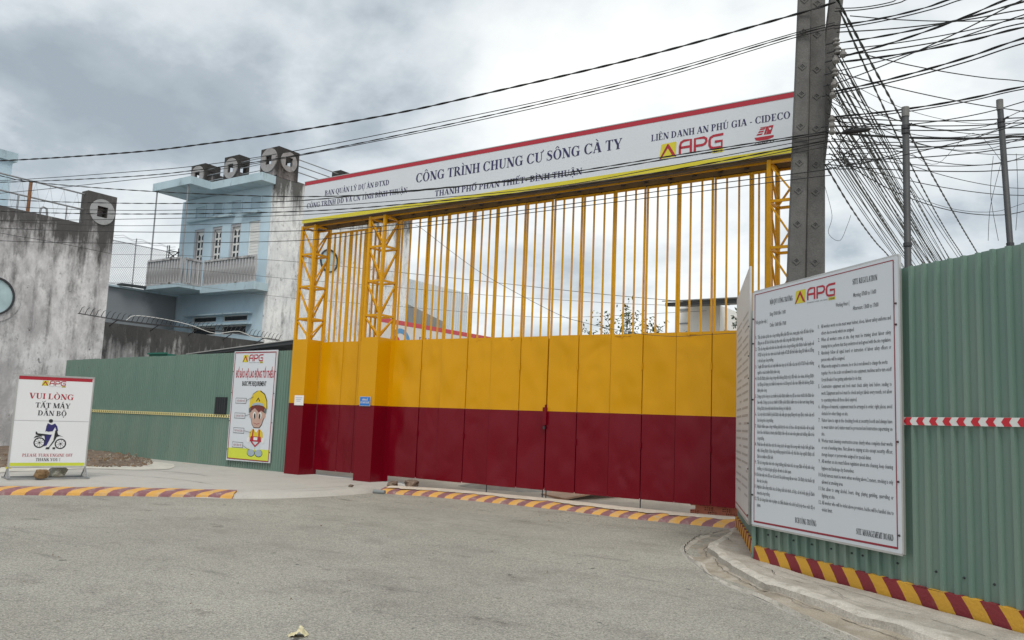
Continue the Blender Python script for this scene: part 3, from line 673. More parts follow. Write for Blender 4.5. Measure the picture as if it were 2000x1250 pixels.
# thin spilled-cement lip where the gutter meets the asphalt
mb = MB(); rowsv = []
for i, (o, l) in enumerate(zip(So, Sl)):
    d = (o-l).normalized(); ww = 0.05+0.12*abs(noise.noise(o*1.3))+(0.55 if 6 < i < 28 else 0.10)*max(0.0, noise.noise(o*1.6+Vector((4, 4, 0))))
    rowsv.append([o+d*0.02+Vector((0, 0, 0.004)), o+d*ww+Vector((0, 0, 0.0005))])
mb.add([p for r_ in rowsv for p in r_], [(i*2, i*2+1, (i+1)*2+1, (i+1)*2) for i in range(len(rowsv)-1)])
mk('cement_spill', mb, mat('spilled_cement', (0.40, 0.385, 0.35), 0.95, 0.1, 3, 0.4, 40, col2=(0.27, 0.26, 0.235), c2lo=0.45, c2hi=0.65, c2scale=5, grain=0.15, gscale=70), kind='structure', origin=(0, 0, 0), smooth=True)

def striped(name, path, prof, mats, sw, shear, label, cat, sub=2, jit=0.0, top_mat=None):
    """kerb swept along a path; prof = [(offset across to the left, z, shear factor)]; stripes are separate cells"""
    P = [Vector((x, y, 0)) for x, y in path]; P = spline(P, 10)
    ds = [0.0]
    for a, b in zip(P, P[1:]): ds.append(ds[-1]+(b-a).length)
    Lt = ds[-1]
    def at(s):
        s0 = s; s = max(0.0, min(Lt, s))
        k = 0
        while k < len(ds)-2 and ds[k+1] < s: k += 1
        t = (s-ds[k])/max(1e-6, ds[k+1]-ds[k]); d = (P[k+1]-P[k]).normalized()
        return P[k].lerp(P[k+1], t), Vector((-d.y, d.x, 0))
    mb = MB(); n = int(math.ceil(Lt/sw))+2
    for i in range(-2, n):
        for q in range(sub):
            s0, s1 = (i+q/sub)*sw, (i+(q+1)/sub)*sw
            vs_ = []
            for s in (s0, s1):
                for off, z, shf in prof:
                    p, nl = at(s+shear*shf)
                    j = jit*noise.noise(Vector((p.x*2.3+off*3, p.y*2.3, z*9)))
                    vs_.append(p+nl*(off+j)+Vector((0, 0, z+(j*0.6 if z > -0.05 else 0))))
            m = len(prof)
            for k in range(m-1):
                a, b, c, d = vs_[k], vs_[k+1], vs_[m+k+1], vs_[m+k]
                if (a-d).length < 1e-5 and (b-c).length < 1e-5: continue
                mb.add([a, b, c, d], [(0, 1, 2, 3)], 2 if (top_mat and k >= m-2) else i % 2)
    for s in (0.0, Lt):                         # end caps
        p, nl = at(s)
        mb.add([p+nl*off+Vector((0, 0, z)) for off, z, _ in prof]+[p+nl*prof[-1][0]+Vector((0, 0, -0.1))], [tuple(range(len(prof)+1))], 0)
    return mk(name, mb, list(mats)+([top_mat] if top_mat else []), label=label, cat=cat, origin=(0, 0, 0), smooth=False)
striped('painted_kerb', [(-18.0, 5.1), (-17.15, 6.4), (-16.28, 7.58), (-15.55, 8.6), (-14.7, 9.62), (-13.63, 10.61)],
        [(-0.0, -0.105, 0.0), (0.02, -0.05, 0.08), (0.10, -0.005, 0.3), (0.30, 0.02, 0.75), (0.42, 0.028, 1.0)], (K_YEL, K_RED), 0.227, 0.33,
        'low sloping kerb with yellow and maroon stripes by the left sign', 'kerb', jit=0.012)
striped('painted_hump', [(-12.95, 13.95), (-11.66, 14.33), (-9.72, 14.46), (-8.54, 14.45), (-7.28, 14.32), (-6.25, 14.33), (-4.85, 14.50)],
        [(0.0, -0.105, 0.0), (0.05, -0.06, 0.05), (0.16, -0.018, 0.25), (0.32, 0.014, 0.6), (0.48, 0.024, 1.0), (0.62, 0.0, 1.3), (0.86, -0.10, 1.6)], (K_YEL, K_RED), 0.20, 0.22,
        'rounded yellow and maroon striped hump along the foot of the main gate', 'kerb', jit=0.02, top_mat=None)
# dust drifted over the back of the hump
mb = MB(); Pd = spline([(-12.9, 14.30, 0), (-11.7, 14.78, 0), (-9.75, 14.92, 0), (-8.5, 14.9, 0), (-7.25, 14.78, 0), (-6.2, 14.8, 0), (-5.0, 15.0, 0)], 26)
rv = []
for i, p in enumerate(Pd):
    e0 = 0.10*noise.noise(p*2.7)+0.05*noise.noise(p*9); k_ = 0.05 if p.x < -11.6 or p.x > -6 else 0
    rv.append([p+Vector((0, -0.20+e0*1.6+k_, 0.018+e0*0.10)), p+Vector((0, -0.06+e0*0.4, 0.050)), p+Vector((0, 0.05, 0.056)), p+Vector((0, 0.20, 0.034)), p+Vector((0, 0.52, -0.098))])
mb.add([q for r_ in rv for q in r_], [(i*5+k, i*5+k+1, (i+1)*5+k+1, (i+1)*5+k) for i in range(len(rv)-1) for k in range(4)])
mk('drifted_dust', mb, DUST, kind='stuff', label='pale dust drifted over the back of the striped hump', cat='dust', origin=(0, 0, 0), smooth=True)

# ================================================================ GATE
YF, YG = 15.1, 15.56
def sheet_panel(x0, x1, z0, zm, z1, y, dent, seed, nx=12, nz=44):
    """steel sheet with shallow dents, red below zm and yellow above"""
    mb = MB(); vv = []; zs = sorted(set([round(z0+(zm-z0)*k/(nz//2), 4) for k in range(nz//2+1)]+[round(zm+(z1-zm)*k/(nz//2), 4) for k in range(nz//2+1)]))
    for z in zs:
        for i in range(nx+1):
            x = x0+(x1-x0)*i/nx; t = i/nx
            e = math.sin(math.pi*t)**0.6 if 0 < t < 1 else 0
            d = dent*e*(noise.noise(Vector((x*2.1+seed, z*1.3, seed)))+0.28*noise.noise(Vector((x*4.5, z*3.0, seed+7)))+0.9*max(0.0, 0.11-abs(noise.noise(Vector((x*2.4+z*1.1, z*1.7-x*0.9, seed+3)))))*7.0*max(0.0, noise.noise(Vector((x*0.9+seed, z*0.8, 2)))+0.15))
            vv.append((x, y+d, z))
    w = nx+1
    for k in range(len(zs)-1):
        for i in range(nx):
            a = k*w+i
            mb.f.append([a, a+1, a+w+1, a+w]); mb.m.append(0 if zs[k] < zm-1e-4 else 1)
    mb.v = [Vector(v) for v in vv]
    return mb
def gate_half(xs, label, seed0):
    t = thing('folding_gate', label, 'gate', (sum(xs)/len(xs), YG, 0.15))
    for i in range(len(xs)-1):
        x0, x1 = xs[i]+0.007, xs[i+1]-0.007
        zt = 3.50+0.014*noise.noise(Vector((x0*3, 1, 1)))
        yo = YG+0.008*((i % 2)*2-1)
        leaf = mk('gate_leaf', sheet_panel(x0, x1, 0.15+0.01*noise.noise(Vector((x0, 9, 9))), 1.85, zt, yo, 0.042, seed0+i*3.1), [RED, YEL], t, smooth=True)
        wd = (x1-x0)
        for k, xb in enumerate((x0+0.020, x0+wd*0.34, x0+wd*0.67, x1-0.020)):
            r = 0.037 if k in (0, 3) else 0.030
            mb = MB(); zb = 3.42
            mb.box((xb-r/2, yo+0.012, zb if k in (1, 2) else 1.85), (xb+r/2, yo+0.012+0.036, 6.56)); mk('bar', mb, YELF, leaf)
            if k in (0, 3):
                mb = MB(); mb.box((xb-r/2, yo+0.012, 0.17), (xb+r/2, yo+0.012+0.036, 1.848)); mk('lower_stile', mb, RED, leaf)
        mb = MB(); mb.box((x0, yo+0.008, 6.555), (x1, yo+0.052, 6.60)); mk('top_rail', mb, YELF, leaf)
        mb = MB(); mb.box((x0+0.05, yo+0.014, 3.45), (x1-0.05, yo+0.050, 3.49)); mk('middle_rail', mb, YELF, leaf)
        mb = MB(); mb.box((x0+0.05, yo+0.014, 0.19), (x1-0.05, yo+0.050, 0.23)); mk('bottom_rail', mb, RED, leaf)
        if i < len(xs)-2:
            mb = MB(); mb.box((x1-0.02, YG+0.066, 0.17), (x1+0.034, YG+0.072, 3.48)); mk('added_seam_backing', mb, BEAM, leaf)  # added dark strip, keeps the bright yard from showing through the seam
        if i % 2 == 0 and i < len(xs)-2:
            for zh in (1.15, 2.75, 4.6):
                mb = MB(); mb.tube([(x1+0.008, yo-0.012, zh), (x1+0.008, yo-0.012, zh+0.13)], 0.012, 6); mk('hinge', mb, RED if zh < 1.8 else YELF, leaf)
    return t
SE = [-14.17, -13.27, -12.64, -11.87, -11.18, -10.37, -9.655]
SE2 = [-9.625, -8.88, -8.10, -7.37, -6.64, -5.90, -5.14, -4.72]
gl = gate_half(SE, 'left half of the tall yellow and dark red folding gate', 1.0)
gr = gate_half(SE2, 'right half of the tall yellow and dark red folding gate, beside the site boards', 40.0)
for x, p in ((-9.685, gl), (-9.595, gr), (-7.37, gr), (-11.18, gl)):
    mb = MB(); mb.tube([(x, YG+0.03, 0.30), (x, YG+0.03, -0.10)], 0.013, 8); mk('drop_bolt', mb, DKSTEEL, p)
mb = MB(); mb.box((-9.69, YG-0.075, 1.55), (-9.60, YG-0.02, 1.93)); mb.box((-9.665, YG-0.03, 1.93), (-9.625, YG+0.0, 1.99)); mk('lock_cover', mb, RED, gl)
mb = MB(); mb.box((-9.70, YG+0.055, 0.2), (-9.58, YG+0.062, 3.45)); mk('cover_strip', mb, RED, gl)
mb = MB(); mb.tube([(-9.645, YG-0.06, 1.52), (-9.645, YG-0.06, 1.46)], 0.03, 8); mk('padlock', mb, DKSTEEL, gl)

mb = sheet_panel(-14.312, -14.168, 0.02, 1.85, 3.50, YG+0.01, 0.0, 3.0, 1, 4); mk('jamb_strip', mb, [RED, YEL], gl)
# small gate between the first two towers
xs = [-16.80, -15.97, -15.42, -14.90]
t = thing('side_gate', 'narrow yellow and dark red side gate between the two left towers', 'gate', (-15.85, YG, 0.15))
for i in range(3):
    x0, x1 = xs[i]+0.006, xs[i+1]-0.006
    leaf = mk('gate_leaf', sheet_panel(x0, x1, 0.13, 1.85, 3.50, YG, 0.040, 80+i*5.3), [RED, YEL], t, smooth=True)
    nb = 5 if i == 0 else 4
    for k in range(nb):
        xb = x0+0.02+(x1-x0-0.04)*k/(nb-1); r = 0.05 if k in (0, nb-1) else 0.038
        mb = MB(); mb.box((xb-r/2, YG+0.012, 3.42 if 0 < k < nb-1 else 1.85), (xb+r/2, YG+0.05, 6.45)); mk('bar', mb, YELF, leaf)
        if k in (0, nb-1):
            mb = MB(); mb.box((xb-r/2, YG+0.012, 0.16), (xb+r/2, YG+0.05, 1.848)); mk('lower_stile', mb, RED, leaf)
    mb = MB(); mb.box((x0, YG+0.008, 6.445), (x1, YG+0.054, 6.49)); mk('top_rail', mb, YELF, leaf)

def tower(x0, x1, y0, y1, label, zb=0.0):
    t = thing('gate_tower', label, 'tower', ((x0+x1)/2, (y0+y1)/2, zb), 'lattice towers of the site gate')
    # clad lower part: four dented sheets
    for (a, b, c, d, nm) in ((x0, x1, y0, y0, 'f'), (x0, x1, y1, y1, 'b')):
        mb = sheet_panel(a, b, zb, 1.85, 3.54, c, 0.010, a*7+c, 5, 16); mk('cladding', mb, [RED, YEL], t, smooth=True)
    for xx in (x0, x1):
        mb = sheet_panel(y0, y1, zb, 1.85, 3.54, 0, 0.010, xx*3, 5, 16)
        mb.v = [Vector((xx+v.y, v.x, v.z)) for v in mb.v]; mk('cladding', mb, [RED, YEL], t, smooth=True)
    mb = MB(); mb.box((x0+0.01, y0+0.01, 3.50), (x1-0.01, y1-0.01, 3.525)); mk('cap', mb, YELF, t)
    w = 0.075
    C4 = [(x0+w/2, y0+w/2), (x1-w/2, y0+w/2), (x1-w/2, y1-w/2), (x0+w/2, y1-w/2)]
    for cx, cy in C4:
        mb = MB(); mb.box((cx-w/2, cy-w/2, 3.53), (cx+w/2, cy+w/2, 6.64)); mk('post', mb, YELF, t)
    zs = [3.56, 4.10, 4.97, 5.85, 6.60]
    for z in zs[1:]:
        for i in range(4):
            a, b = C4[i], C4[(i+1) % 4]
            mb = MB(); mb.bar((*a, z), (*b, z), 0.05, 0.05); mk('rail', mb, YELF, t)
    zs2 = [3.56, 4.10, 4.97, 5.85, 6.60]
    for za, zb_ in zip(zs2, zs2[1:]):
        for i in range(4):
            a, b = C4[i], C4[(i+1) % 4]
            lo, hi = (b, a) if i % 2 == 0 else (a, b)      # braces run down to the front right and rear left posts
            mb = MB(); mb.bar((*lo, za+0.03), (*hi, zb_-0.03), 0.034, 0.034); mk('brace', mb, YELF, t)
    return t
tower(-17.40, -16.84, YF, 15.70, 'yellow lattice tower at the far left end of the gate, beside the safety poster fence')
tower(-14.88, -14.31, YF, 15.70, 'second yellow lattice tower, carrying the small blue notice on its red and yellow base', -0.04)
tower(-4.70, -4.12, YF, 15.70, 'yellow lattice tower half hidden behind the concrete poles')

# header beam with the hanging rail
hb = thing('gate_header', 'dark yellow header beam and roller rail under the long banner', 'beam', (-10.8, 15.4, 6.62))
for (y, z0, z1, m_) in ((15.20, 6.66, 6.76, BEAM), (15.60, 6.66, 6.80, BEAM)):
    mb = MB(); mb.box((-17.38, y-0.05, z0), (-3.9, y+0.05, z1)); mk('chord', mb, m_, hb)
mb = MB(); mb.box((-17.3, 15.52, 6.605), (-4.0, 15.535, 6.655)); mb.box((-17.3, 15.60, 6.605), (-4.0, 15.615, 6.655)); mk('roller_rail', mb, BEAM, hb)
for k in range(25):
    x = -17.0+k*0.535
    mb = MB(); mb.box((x-0.05, 15.54, 6.62), (x+0.05, 15.60, 6.70)); mb.tube([(x, 15.575, 6.62), (x, 15.575, 6.585)], 0.012, 6); mk('roller_hanger', mb, DKSTEEL, hb)
    mb = MB(); mb.bar((x, 15.25, 6.71), (x+0.02, 15.55, 6.71), 0.045); mk('cross_tie', mb, BEAM, hb)
mb = MB(); mb.bar((-17.3, 15.38, 6.70), (-4.0, 15.38, 6.70), 0.06); mk('chord', mb, YELF, hb)

# the long banner board
FB = Frame((0, 15.00, 0), (1, 0, 0), (0, -1, 0))
bn = thing('banner_board', 'long white banner board over the gate with red top and yellow bottom edge', 'sign', (-10.5, 15.03, 6.68))
mb = MB(); mb.box((-17.26, 15.0, 6.69), (-3.72, 15.05, 7.83)); mk('panel', mb, WHITE, bn)
mb = MB(); mb.box((-17.265, 14.994, 7.735), (-3.72, 14.999, 7.832)); mk('red_edge', mb, LRED, bn)
mb = MB(); mb.box((-17.265, 14.994, 6.685), (-3.72, 14.999, 6.785)); mk('yellow_edge', mb, LYEL, bn)
mb = MB(); mb.box((-17.28, 14.99, 7.833), (-3.70, 15.07, 7.85)); mk('trim', mb, ALU, bn)
for x in [-17.0+i*1.33 for i in range(10)]:
    mb = MB(); mb.box((x, 15.055, 6.7), (x+0.04, 15.10, 7.8)); mk('rear_stud', mb, YELF, bn)
for txt, a, b, z, h in (('BAN QUẢN LÝ DỰ ÁN ĐTXD', -16.46, -14.15, 7.365, 0.135), ('CÔNG TRÌNH DD VÀ CN TỈNH BÌNH THUẬN', -17.13, -13.53, 7.085, 0.135),
                        ('CÔNG TRÌNH CHUNG CƯ SÔNG CÀ TY', -13.28, -7.66, 7.30, 0.225), ('THÀNH PHỐ PHAN THIẾT- BÌNH THUẬN', -12.65, -8.60, 6.88, 0.14),
                        ('LIÊN DANH AN PHÚ GIA - CIDECO', -7.02, -4.23, 7.345, 0.135)):
    mk('lettering', put_serif(MB(), txt, FB, a, b, z, h), NAVY, bn, normals=False)
apg_logo(bn, FB, -6.83, 6.945, 0.30)
# second logo: slanted bars, flag and hull over a small word
mb = MB(); u, v = -4.90, 7.02; k = 0.30
for i, (y0_, y1_, xa, xb) in enumerate(((0.62, 0.72, 0.30, 0.62), (0.46, 0.56, 0.22, 0.54), (0.30, 0.40, 0.12, 0.46))):
    mb.flat([(u+k*xa, v+k*y0_), (u+k*xb, v+k*y0_), (u+k*(xb+0.07), v+k*y1_), (u+k*(xa+0.07), v+k*y1_)], FB, 0.003)
mb.flat([(u+k*0.58, v+k*0.28), (u+k*0.70, v+k*0.28), (u+k*0.90, v+k*0.80), (u+k*0.38, v+k*0.80), (u+k*0.36, v+k*0.76), (u+k*0.72, v+k*0.74)], FB, 0.0034)
mb.flat([(u+k*0.72, v+k*0.28), (u+k*1.02, v+k*0.28), (u+k*1.20, v+k*0.82), (u+k*0.92, v+k*0.82)], FB, 0.0038)
mb.flat([(u, v+k*0.18), (u+k*1.20, v+k*0.18), (u+k*1.20, v+k*0.05), (u+k*0.85, v-k*0.06), (u+k*0.30, v-k*0.06), (u+k*0.08, v+k*0.0)], FB, 0.003)
mk('emblem', mb, LRED, bn, normals=False)
mb = MB(); mb.flat(circ(u+k*0.98, v+k*0.62, 0.022, n=12), FB, 0.005); mk('emblem_dot', mb, WHITE, bn, normals=False)
mk('lettering', put_sans(MB(), 'CIDECO', FB, -4.90, -4.53, 6.925, 0.05, offset=0.015), BLACK, bn, normals=False)

# notices stuck on the tower bases
FT = Frame((0, YF-0.02, 0), (1, 0, 0), (0, -1, 0))
nt = thing('paper_notice', 'white paper notice stuck on the base of the far left tower', 'notice', (-16.98, YF-0.02, 1.80))
mb = MB(); mb.prism([(-17.16, 1.795), (-16.81, 1.795), (-16.81, 2.055), (-17.16, 2.055)], FT, 0.002, 0.006); mk('sheet', mb, PAPERW, nt)
mb = MB()
for i, (a, b) in enumerate(((-17.12, -16.86), (-17.10, -16.90), (-17.08, -16.93))): mb.flat([(a, 1.985-i*0.045), (b, 1.985-i*0.045), (b, 1.998-i*0.045), (a, 1.998-i*0.045)], FT, 0.008)
mk('printed_lines', mb, mat('faded_ink', (0.42, 0.40, 0.48), 0.6, 0), nt, normals=False)
nt = thing('blue_notice', 'small blue notice with white words on the second tower base', 'notice', (-14.6, YF-0.02, 1.83))
mb = MB(); mb.prism([(-14.785, 1.83), (-14.425, 1.83), (-14.425, 2.06), (-14.785, 2.06)], FT, 0.002, 0.008); mk('plate', mb, mat('sign_edge', (0.5, 0.55, 0.6), 0.4, 0), nt)
mb = MB(); mb.flat([(-14.775, 1.84), (-14.435, 1.84), (-14.435, 2.05), (-14.775, 2.05)], FT, 0.010); mk('face', mb, SIGNB, nt, normals=False)
mb = MB(); put_sans(mb, 'KHÔNG ĐỂ', FT, -14.70, -14.51, 1.965, 0.042, 0.012, offset=0.03); put_sans(mb, 'VẬT CHẮN TẠI ĐÂY', FT, -14.76, -14.45, 1.895, 0.042, 0.012, offset=0.03)
mk('lettering', mb, WHITE2, nt, normals=False)

# ================================================================ FENCES
def corrugated(mb, fr, u0_, u1_, v0, v1, pitch, depth, mi=0, topvar=0.0, w0=0.0, rib=0.28, flank=0.12):
    """trapezoid-ribbed sheet: one long strip, open at the back"""
    prof = []; u = u0_
    while u < u1_-1e-6:
        for du, w in ((0.0, 0.0), (1-rib-2*flank, 0.0), (1-rib-flank, depth), (1-flank, depth)):
            uu = u+du*pitch
            if uu < u1_: prof.append((uu, w+w0))
        u += pitch
    prof.append((u1_, w0))
    o = len(mb.v); n = len(prof)
    for v in (v0, (v0+v1)/2, v1):
        for uu, w in prof: mb.v.append(fr(uu, v+(topvar*uu if v == v1 else 0), w))
    for r_ in range(2):
        for i in range(n-1):
            mb.f.append([o+r_*n+i, o+r_*n+i+1, o+(r_+1)*n+i+1, o+(r_+1)*n+i]); mb.m.append(mi)
    return mb
SCREW = None
def screws(fr, spots, parent, m, r=0.012):
    global SCREW
    for (u, v, w) in spots:
        p = fr(u, v, w)
        if SCREW is None:
            mb = MB(); mb.tube([p, p+fr.w*0.012], [r, r*0.8], 6); SCREW = mk('screw', mb, DKSTEEL, parent, origin=p); SCREW['_w'] = 1; del SCREW['_w']
            SCREW.rotation_mode = 'QUATERNION'; SC_W[0] = fr.w.copy()
        else:
            o = share(SCREW, 'screw', parent, p); o.rotation_mode = 'QUATERNION'; o.rotation_quaternion = SC_W[0].rotation_difference(fr.w); o.scale = (r/0.012,)*3
SC_W = [Vector((0, -1, 0))]

# left fence
FL = Frame((0, 15.42, 0), (1, 0, 0), (0, -1, 0))
lf = thing('corrugated_fence', 'low green corrugated fence left of the gate, running to the old stained wall', 'fence', (-23.5, 15.42, 0))
xs = [-29.42, -28.35, -27.3, -26.25, -25.2, -24.1, -23.05, -22.0, -20.95, -19.9, -18.85, -17.62]
for i in range(len(xs)-1):
    mb = MB(); tz = 3.10+0.2*(xs[i]+29.5)/12+0.012*math.sin(i*2.3)
    corrugated(mb, FL, xs[i], xs[i+1]+0.02, -0.08+0.01*math.sin(i*5), tz, 0.105, 0.026, topvar=0.0, w0=0.004*(i % 2), rib=0.34)
    mb.v = [Vector((v.x, v.y, v.z+(0.0165*(v.x-xs[i]) if v.z > 2.5 else 0))) for v in mb.v]
    mk('sheet', mb, GREEN2, lf, normals=False)
for z in (0.4, 1.55, 2.8):
    mb = MB(); mb.box((-29.4, 15.45, z), (-17.65, 15.50, z+0.05)); mk('rail', mb, STEEL, lf)
for x in (-29.0, -26.6, -24.2, -21.8, -19.4, -17.8):
    mb = MB(); mb.box((x, 15.51, -0.08), (x+0.06, 15.57, 3.05)); mk('post', mb, STEEL, lf)
screws(FL, [(x, 2.84, 0.008) for x in [-29.2+i*0.63 for i in range(18)]]+[(x, 0.42, 0.008) for x in [-28.9+i*0.84 for i in range(13)]], lf, DKSTEEL)
# warning tape on the fence
tp = thing('warning_tape', 'thin yellow and black chevron strip along the left green fence', 'tape', (-24, 15.37, 1.36))
mb = MB(); mb.prism([(-28.6, 1.342), (-20.02, 1.38), (-20.02, 1.465), (-28.6, 1.425)], FL, 0.032, 0.036); mk('strip', mb, mat('tape_yellow', (0.74, 0.66, 0.30), 0.4, 0.02), tp)
mb = MB()
for i in range(76):
    u = -28.55+i*0.112; v = 1.352+(u+28.6)*0.0044
    mb.flat([(u, v+0.003), (u+0.045, v+0.003), (u+0.075, v+0.032), (u+0.045, v+0.061), (u, v+0.061), (u+0.03, v+0.032)], FL, 0.038)
mk('chevrons', mb, BLACK, tp, normals=False, kind='stuff')
# dark hatch
mb = MB(); mb.box((-20.87, 15.36, 1.47), (-20.345, 15.385, 1.96))
for k in range(5): mb.box((-20.85+k*0.105, 15.352, 1.48), (-20.80+k*0.105, 15.36, 1.95))
mk('hatch_cover', mb, mat('hatch_dark', (0.018, 0.022, 0.026), 0.5, 0.1), None, 'small dark hatch in the green fence beside the safety poster', 'hatch')

# safety poster
FP = Frame((0, 15.355, 0), (1, 0, 0), (0, -1, 0))
ps = thing('safety_poster', 'tall white safety poster with a cartoon worker in a yellow helmet', 'poster', (-19.19, 15.36, 0.2))
mb = MB(); mb.prism([(-20.11, 0.19), (-18.26, 0.21), (-18.26, 3.30), (-20.11, 3.275)], FP, 0.0, 0.03); mk('panel', mb, WHITE, ps)
W0 = 0.033
mb = MB()
for (a, b, c, d) in ((-20.07, 0.235, -18.30, 0.262), (-20.07, 3.225, -18.30, 3.252)): mb.flat([(a, b), (c, b), (c, d), (a, d)], FP, W0+0.004)
for (a, c) in ((-20.07, -20.045), (-18.325, -18.30)): mb.flat([(a, 0.262), (c, 0.262), (c, 3.225), (a, 3.225)], FP, W0+0.004)
mk('border', mb, MAROON, ps, normals=False)
mb = MB(); mb.flat([(-20.045, 0.262), (-18.325, 0.262), (-18.325, 0.56), (-20.045, 0.545)], FP, W0); mk('lime_band', mb, LIME, ps, normals=False)
apg_logo(ps, FP, -19.72, 2.965, 0.20, W0)
mk('lettering', put_sans(MB(), 'ĐỒ BẢO HỘ LAO ĐỘNG TỐI THIỂU', FP, -19.97, -18.34, 2.53, 0.19, W0, offset=0.03), LRED, ps, normals=False)
mk('lettering', put_sans(MB(), 'BASIC PPE REQUIREMENT', FP, -19.66, -18.63, 2.30, 0.125, W0, offset=0.03), BLACK, ps, normals=False)
def fig(name, polys, m, w):
    mb = MB()
    for i, p in enumerate(polys): mb.flat(p, FP, W0+w+0.0004*i)
    return mk(name, mb, m, ps, normals=False)
CX = -18.90
fig('outline', [[(CX-0.30, 1.60), (CX-0.295, 1.44), (CX-0.215, 1.225), (CX-0.12, 1.13), (CX+0.12, 1.13), (CX+0.215, 1.225), (CX+0.295, 1.44), (CX+0.30, 1.60)], [(CX-0.39, 1.66), (CX-0.36, 1.90), (CX-0.25, 2.08), (CX-0.07, 2.165), (CX+0.07, 2.165), (CX+0.25, 2.08), (CX+0.36, 1.90), (CX+0.39, 1.66), (CX, 1.75)]], BLACK, 0.001)
fig('ear', [circ(CX-0.29, 1.48, 0.05, 0.08), circ(CX+0.29, 1.48, 0.05, 0.08)], SKIN, 0.003)
fig('face', [circ(CX, 1.50, 0.285, 0.26, 28), [(CX-0.275, 1.45), (CX-0.20, 1.24), (CX-0.11, 1.15), (CX+0.11, 1.15), (CX+0.20, 1.24), (CX+0.275, 1.45)]], SKIN, 0.005)
fig('hair', [[(CX-0.30, 1.75), (CX-0.31, 1.58), (CX-0.12, 1.68), (CX+0.06, 1.56), (CX+0.14, 1.62), (CX+0.27, 1.56), (CX+0.30, 1.75)]], HAIRC, 0.008)
fig('eye_white', [circ(CX-0.12, 1.48, 0.065, 0.095), circ(CX+0.12, 1.48, 0.065, 0.095)], WHITE2, 0.010)
fig('pupil', [circ(CX-0.105, 1.46, 0.035, 0.075), circ(CX+0.105, 1.46, 0.035, 0.075)], BLACK, 0.012)
fig('smile', _path([(CX-0.12, 1.27), (CX, 1.235), (CX+0.12, 1.27)], [0.012]*3), MAROON, 0.010)
fig('helmet', [[(CX-0.375, 1.66), (CX-0.35, 1.88), (CX-0.24, 2.06), (CX-0.07, 2.14), (CX+0.07, 2.14), (CX+0.24, 2.06), (CX+0.35, 1.88), (CX+0.375, 1.66), (CX+0.24, 1.74), (CX, 1.78), (CX-0.24, 1.74)], [(CX-0.06, 2.02), (CX+0.06, 2.02), (CX+0.06, 2.17), (CX-0.06, 2.17)]], HATY, 0.012)
fig('visor', [[(CX-0.27, 1.735), (CX-0.20, 1.81), (CX, 1.84), (CX+0.20, 1.81), (CX+0.27, 1.735), (CX, 1.775)]], SHOEC, 0.015)
fig('helmet_mark', _path([(CX-0.07, 1.87), (CX, 1.96), (CX+0.07, 1.87)], [0.03, 0.035, 0.03]), BLACK, 0.016)
fig('strap_dark', [[(CX-0.375, 1.66), (CX-0.31, 1.69), (CX-0.30, 1.56), (CX-0.36, 1.54)], [(CX+0.375, 1.66), (CX+0.31, 1.69), (CX+0.30, 1.56), (CX+0.36, 1.54)]], mat('printed_green_grey', (0.10, 0.16, 0.14), 0.4, 0), 0.014)
fig('shirt', [[(CX-0.16, 1.10), (CX+0.16, 1.10), (CX+0.27, 1.02), (CX+0.30, 0.86), (CX+0.20, 0.84), (CX+0.17, 0.80), (CX-0.17, 0.80), (CX-0.20, 0.84), (CX-0.30, 0.86), (CX-0.27, 1.02)]], HATY, 0.002)
fig('collar', [[(CX-0.10, 1.10), (CX+0.10, 1.10), (CX, 1.0)]], WHITE2, 0.004)
fig('harness', [[(CX-0.15, 1.10), (CX-0.10, 1.10), (CX-0.12, 0.80), (CX-0.17, 0.80)], [(CX+0.15, 1.10), (CX+0.10, 1.10), (CX+0.12, 0.80), (CX+0.17, 0.80)], [(CX-0.21, 0.90), (CX+0.21, 0.90), (CX+0.24, 0.76), (CX-0.24, 0.76)]]+_path([(CX-0.18, 0.76), (CX, 0.63), (CX+0.18, 0.76)], [0.045, 0.05, 0.045]), LRED, 0.006)
fig('buckle', [[(CX-0.08, 0.80), (CX+0.08, 0.80), (CX+0.08, 0.88), (CX-0.08, 0.88)]], WHITE2, 0.009)
fig('glove', [circ(CX-0.31, 0.80, 0.055, 0.085), circ(CX+0.31, 0.80, 0.055, 0.085)], WHITE2, 0.005)
fig('trousers', [[(CX-0.20, 0.77), (CX+0.20, 0.77), (CX+0.21, 0.52), (CX+0.03, 0.52), (CX, 0.68), (CX-0.03, 0.52), (CX-0.21, 0.52)]], TROU, 0.002)
fig('shoe_outline', [circ(CX-0.16, 0.445, 0.165, 0.105), circ(CX+0.16, 0.445, 0.165, 0.105)], BLACK, 0.001)
fig('shoe', [circ(CX-0.16, 0.45, 0.15, 0.092), circ(CX+0.16, 0.45, 0.15, 0.092)], SHOEC, 0.004)
for (v, txt, tx, ty) in ((1.795, 'NÓN BẢO HỘ', -19.10, 1.99), (1.375, 'QUAI AN TOÀN', -19.20, 1.50), (0.96, 'DÂY AN TOÀN', -19.10, 1.00), (0.56, 'GIÀY BẢO HỘ', -19.12, 0.52)):
    mb = MB(); mb.flat([(-19.89, v), (-19.42, v), (-19.42, v+0.155), (-19.89, v+0.155)], FP, W0+0.002); mk('callout_frame', mb, INK, ps, normals=False)
    mb = MB(); mb.flat([(-19.877, v+0.013), (-19.433, v+0.013), (-19.433, v+0.142), (-19.877, v+0.142)], FP, W0+0.004); mk('callout_box', mb, WHITE, ps, normals=False)
    mk('lettering', put_sans(MB(), txt, FP, -19.83, -19.48, v+0.045, 0.06, W0+0.006), MAROON, ps, normals=False)
    mb = MB(); mb.flat(_path([(-19.42, v+0.08), (tx, ty)], [0.012, 0.012])[0], FP, W0+0.022); mk('callout_line', mb, INK, ps, normals=False)
screws(FP, [(x, z, 0.032) for x in (-20.095, -18.28) for z in (0.5, 1.3, 2.1, 2.7)], ps, DKSTEEL, 0.014)

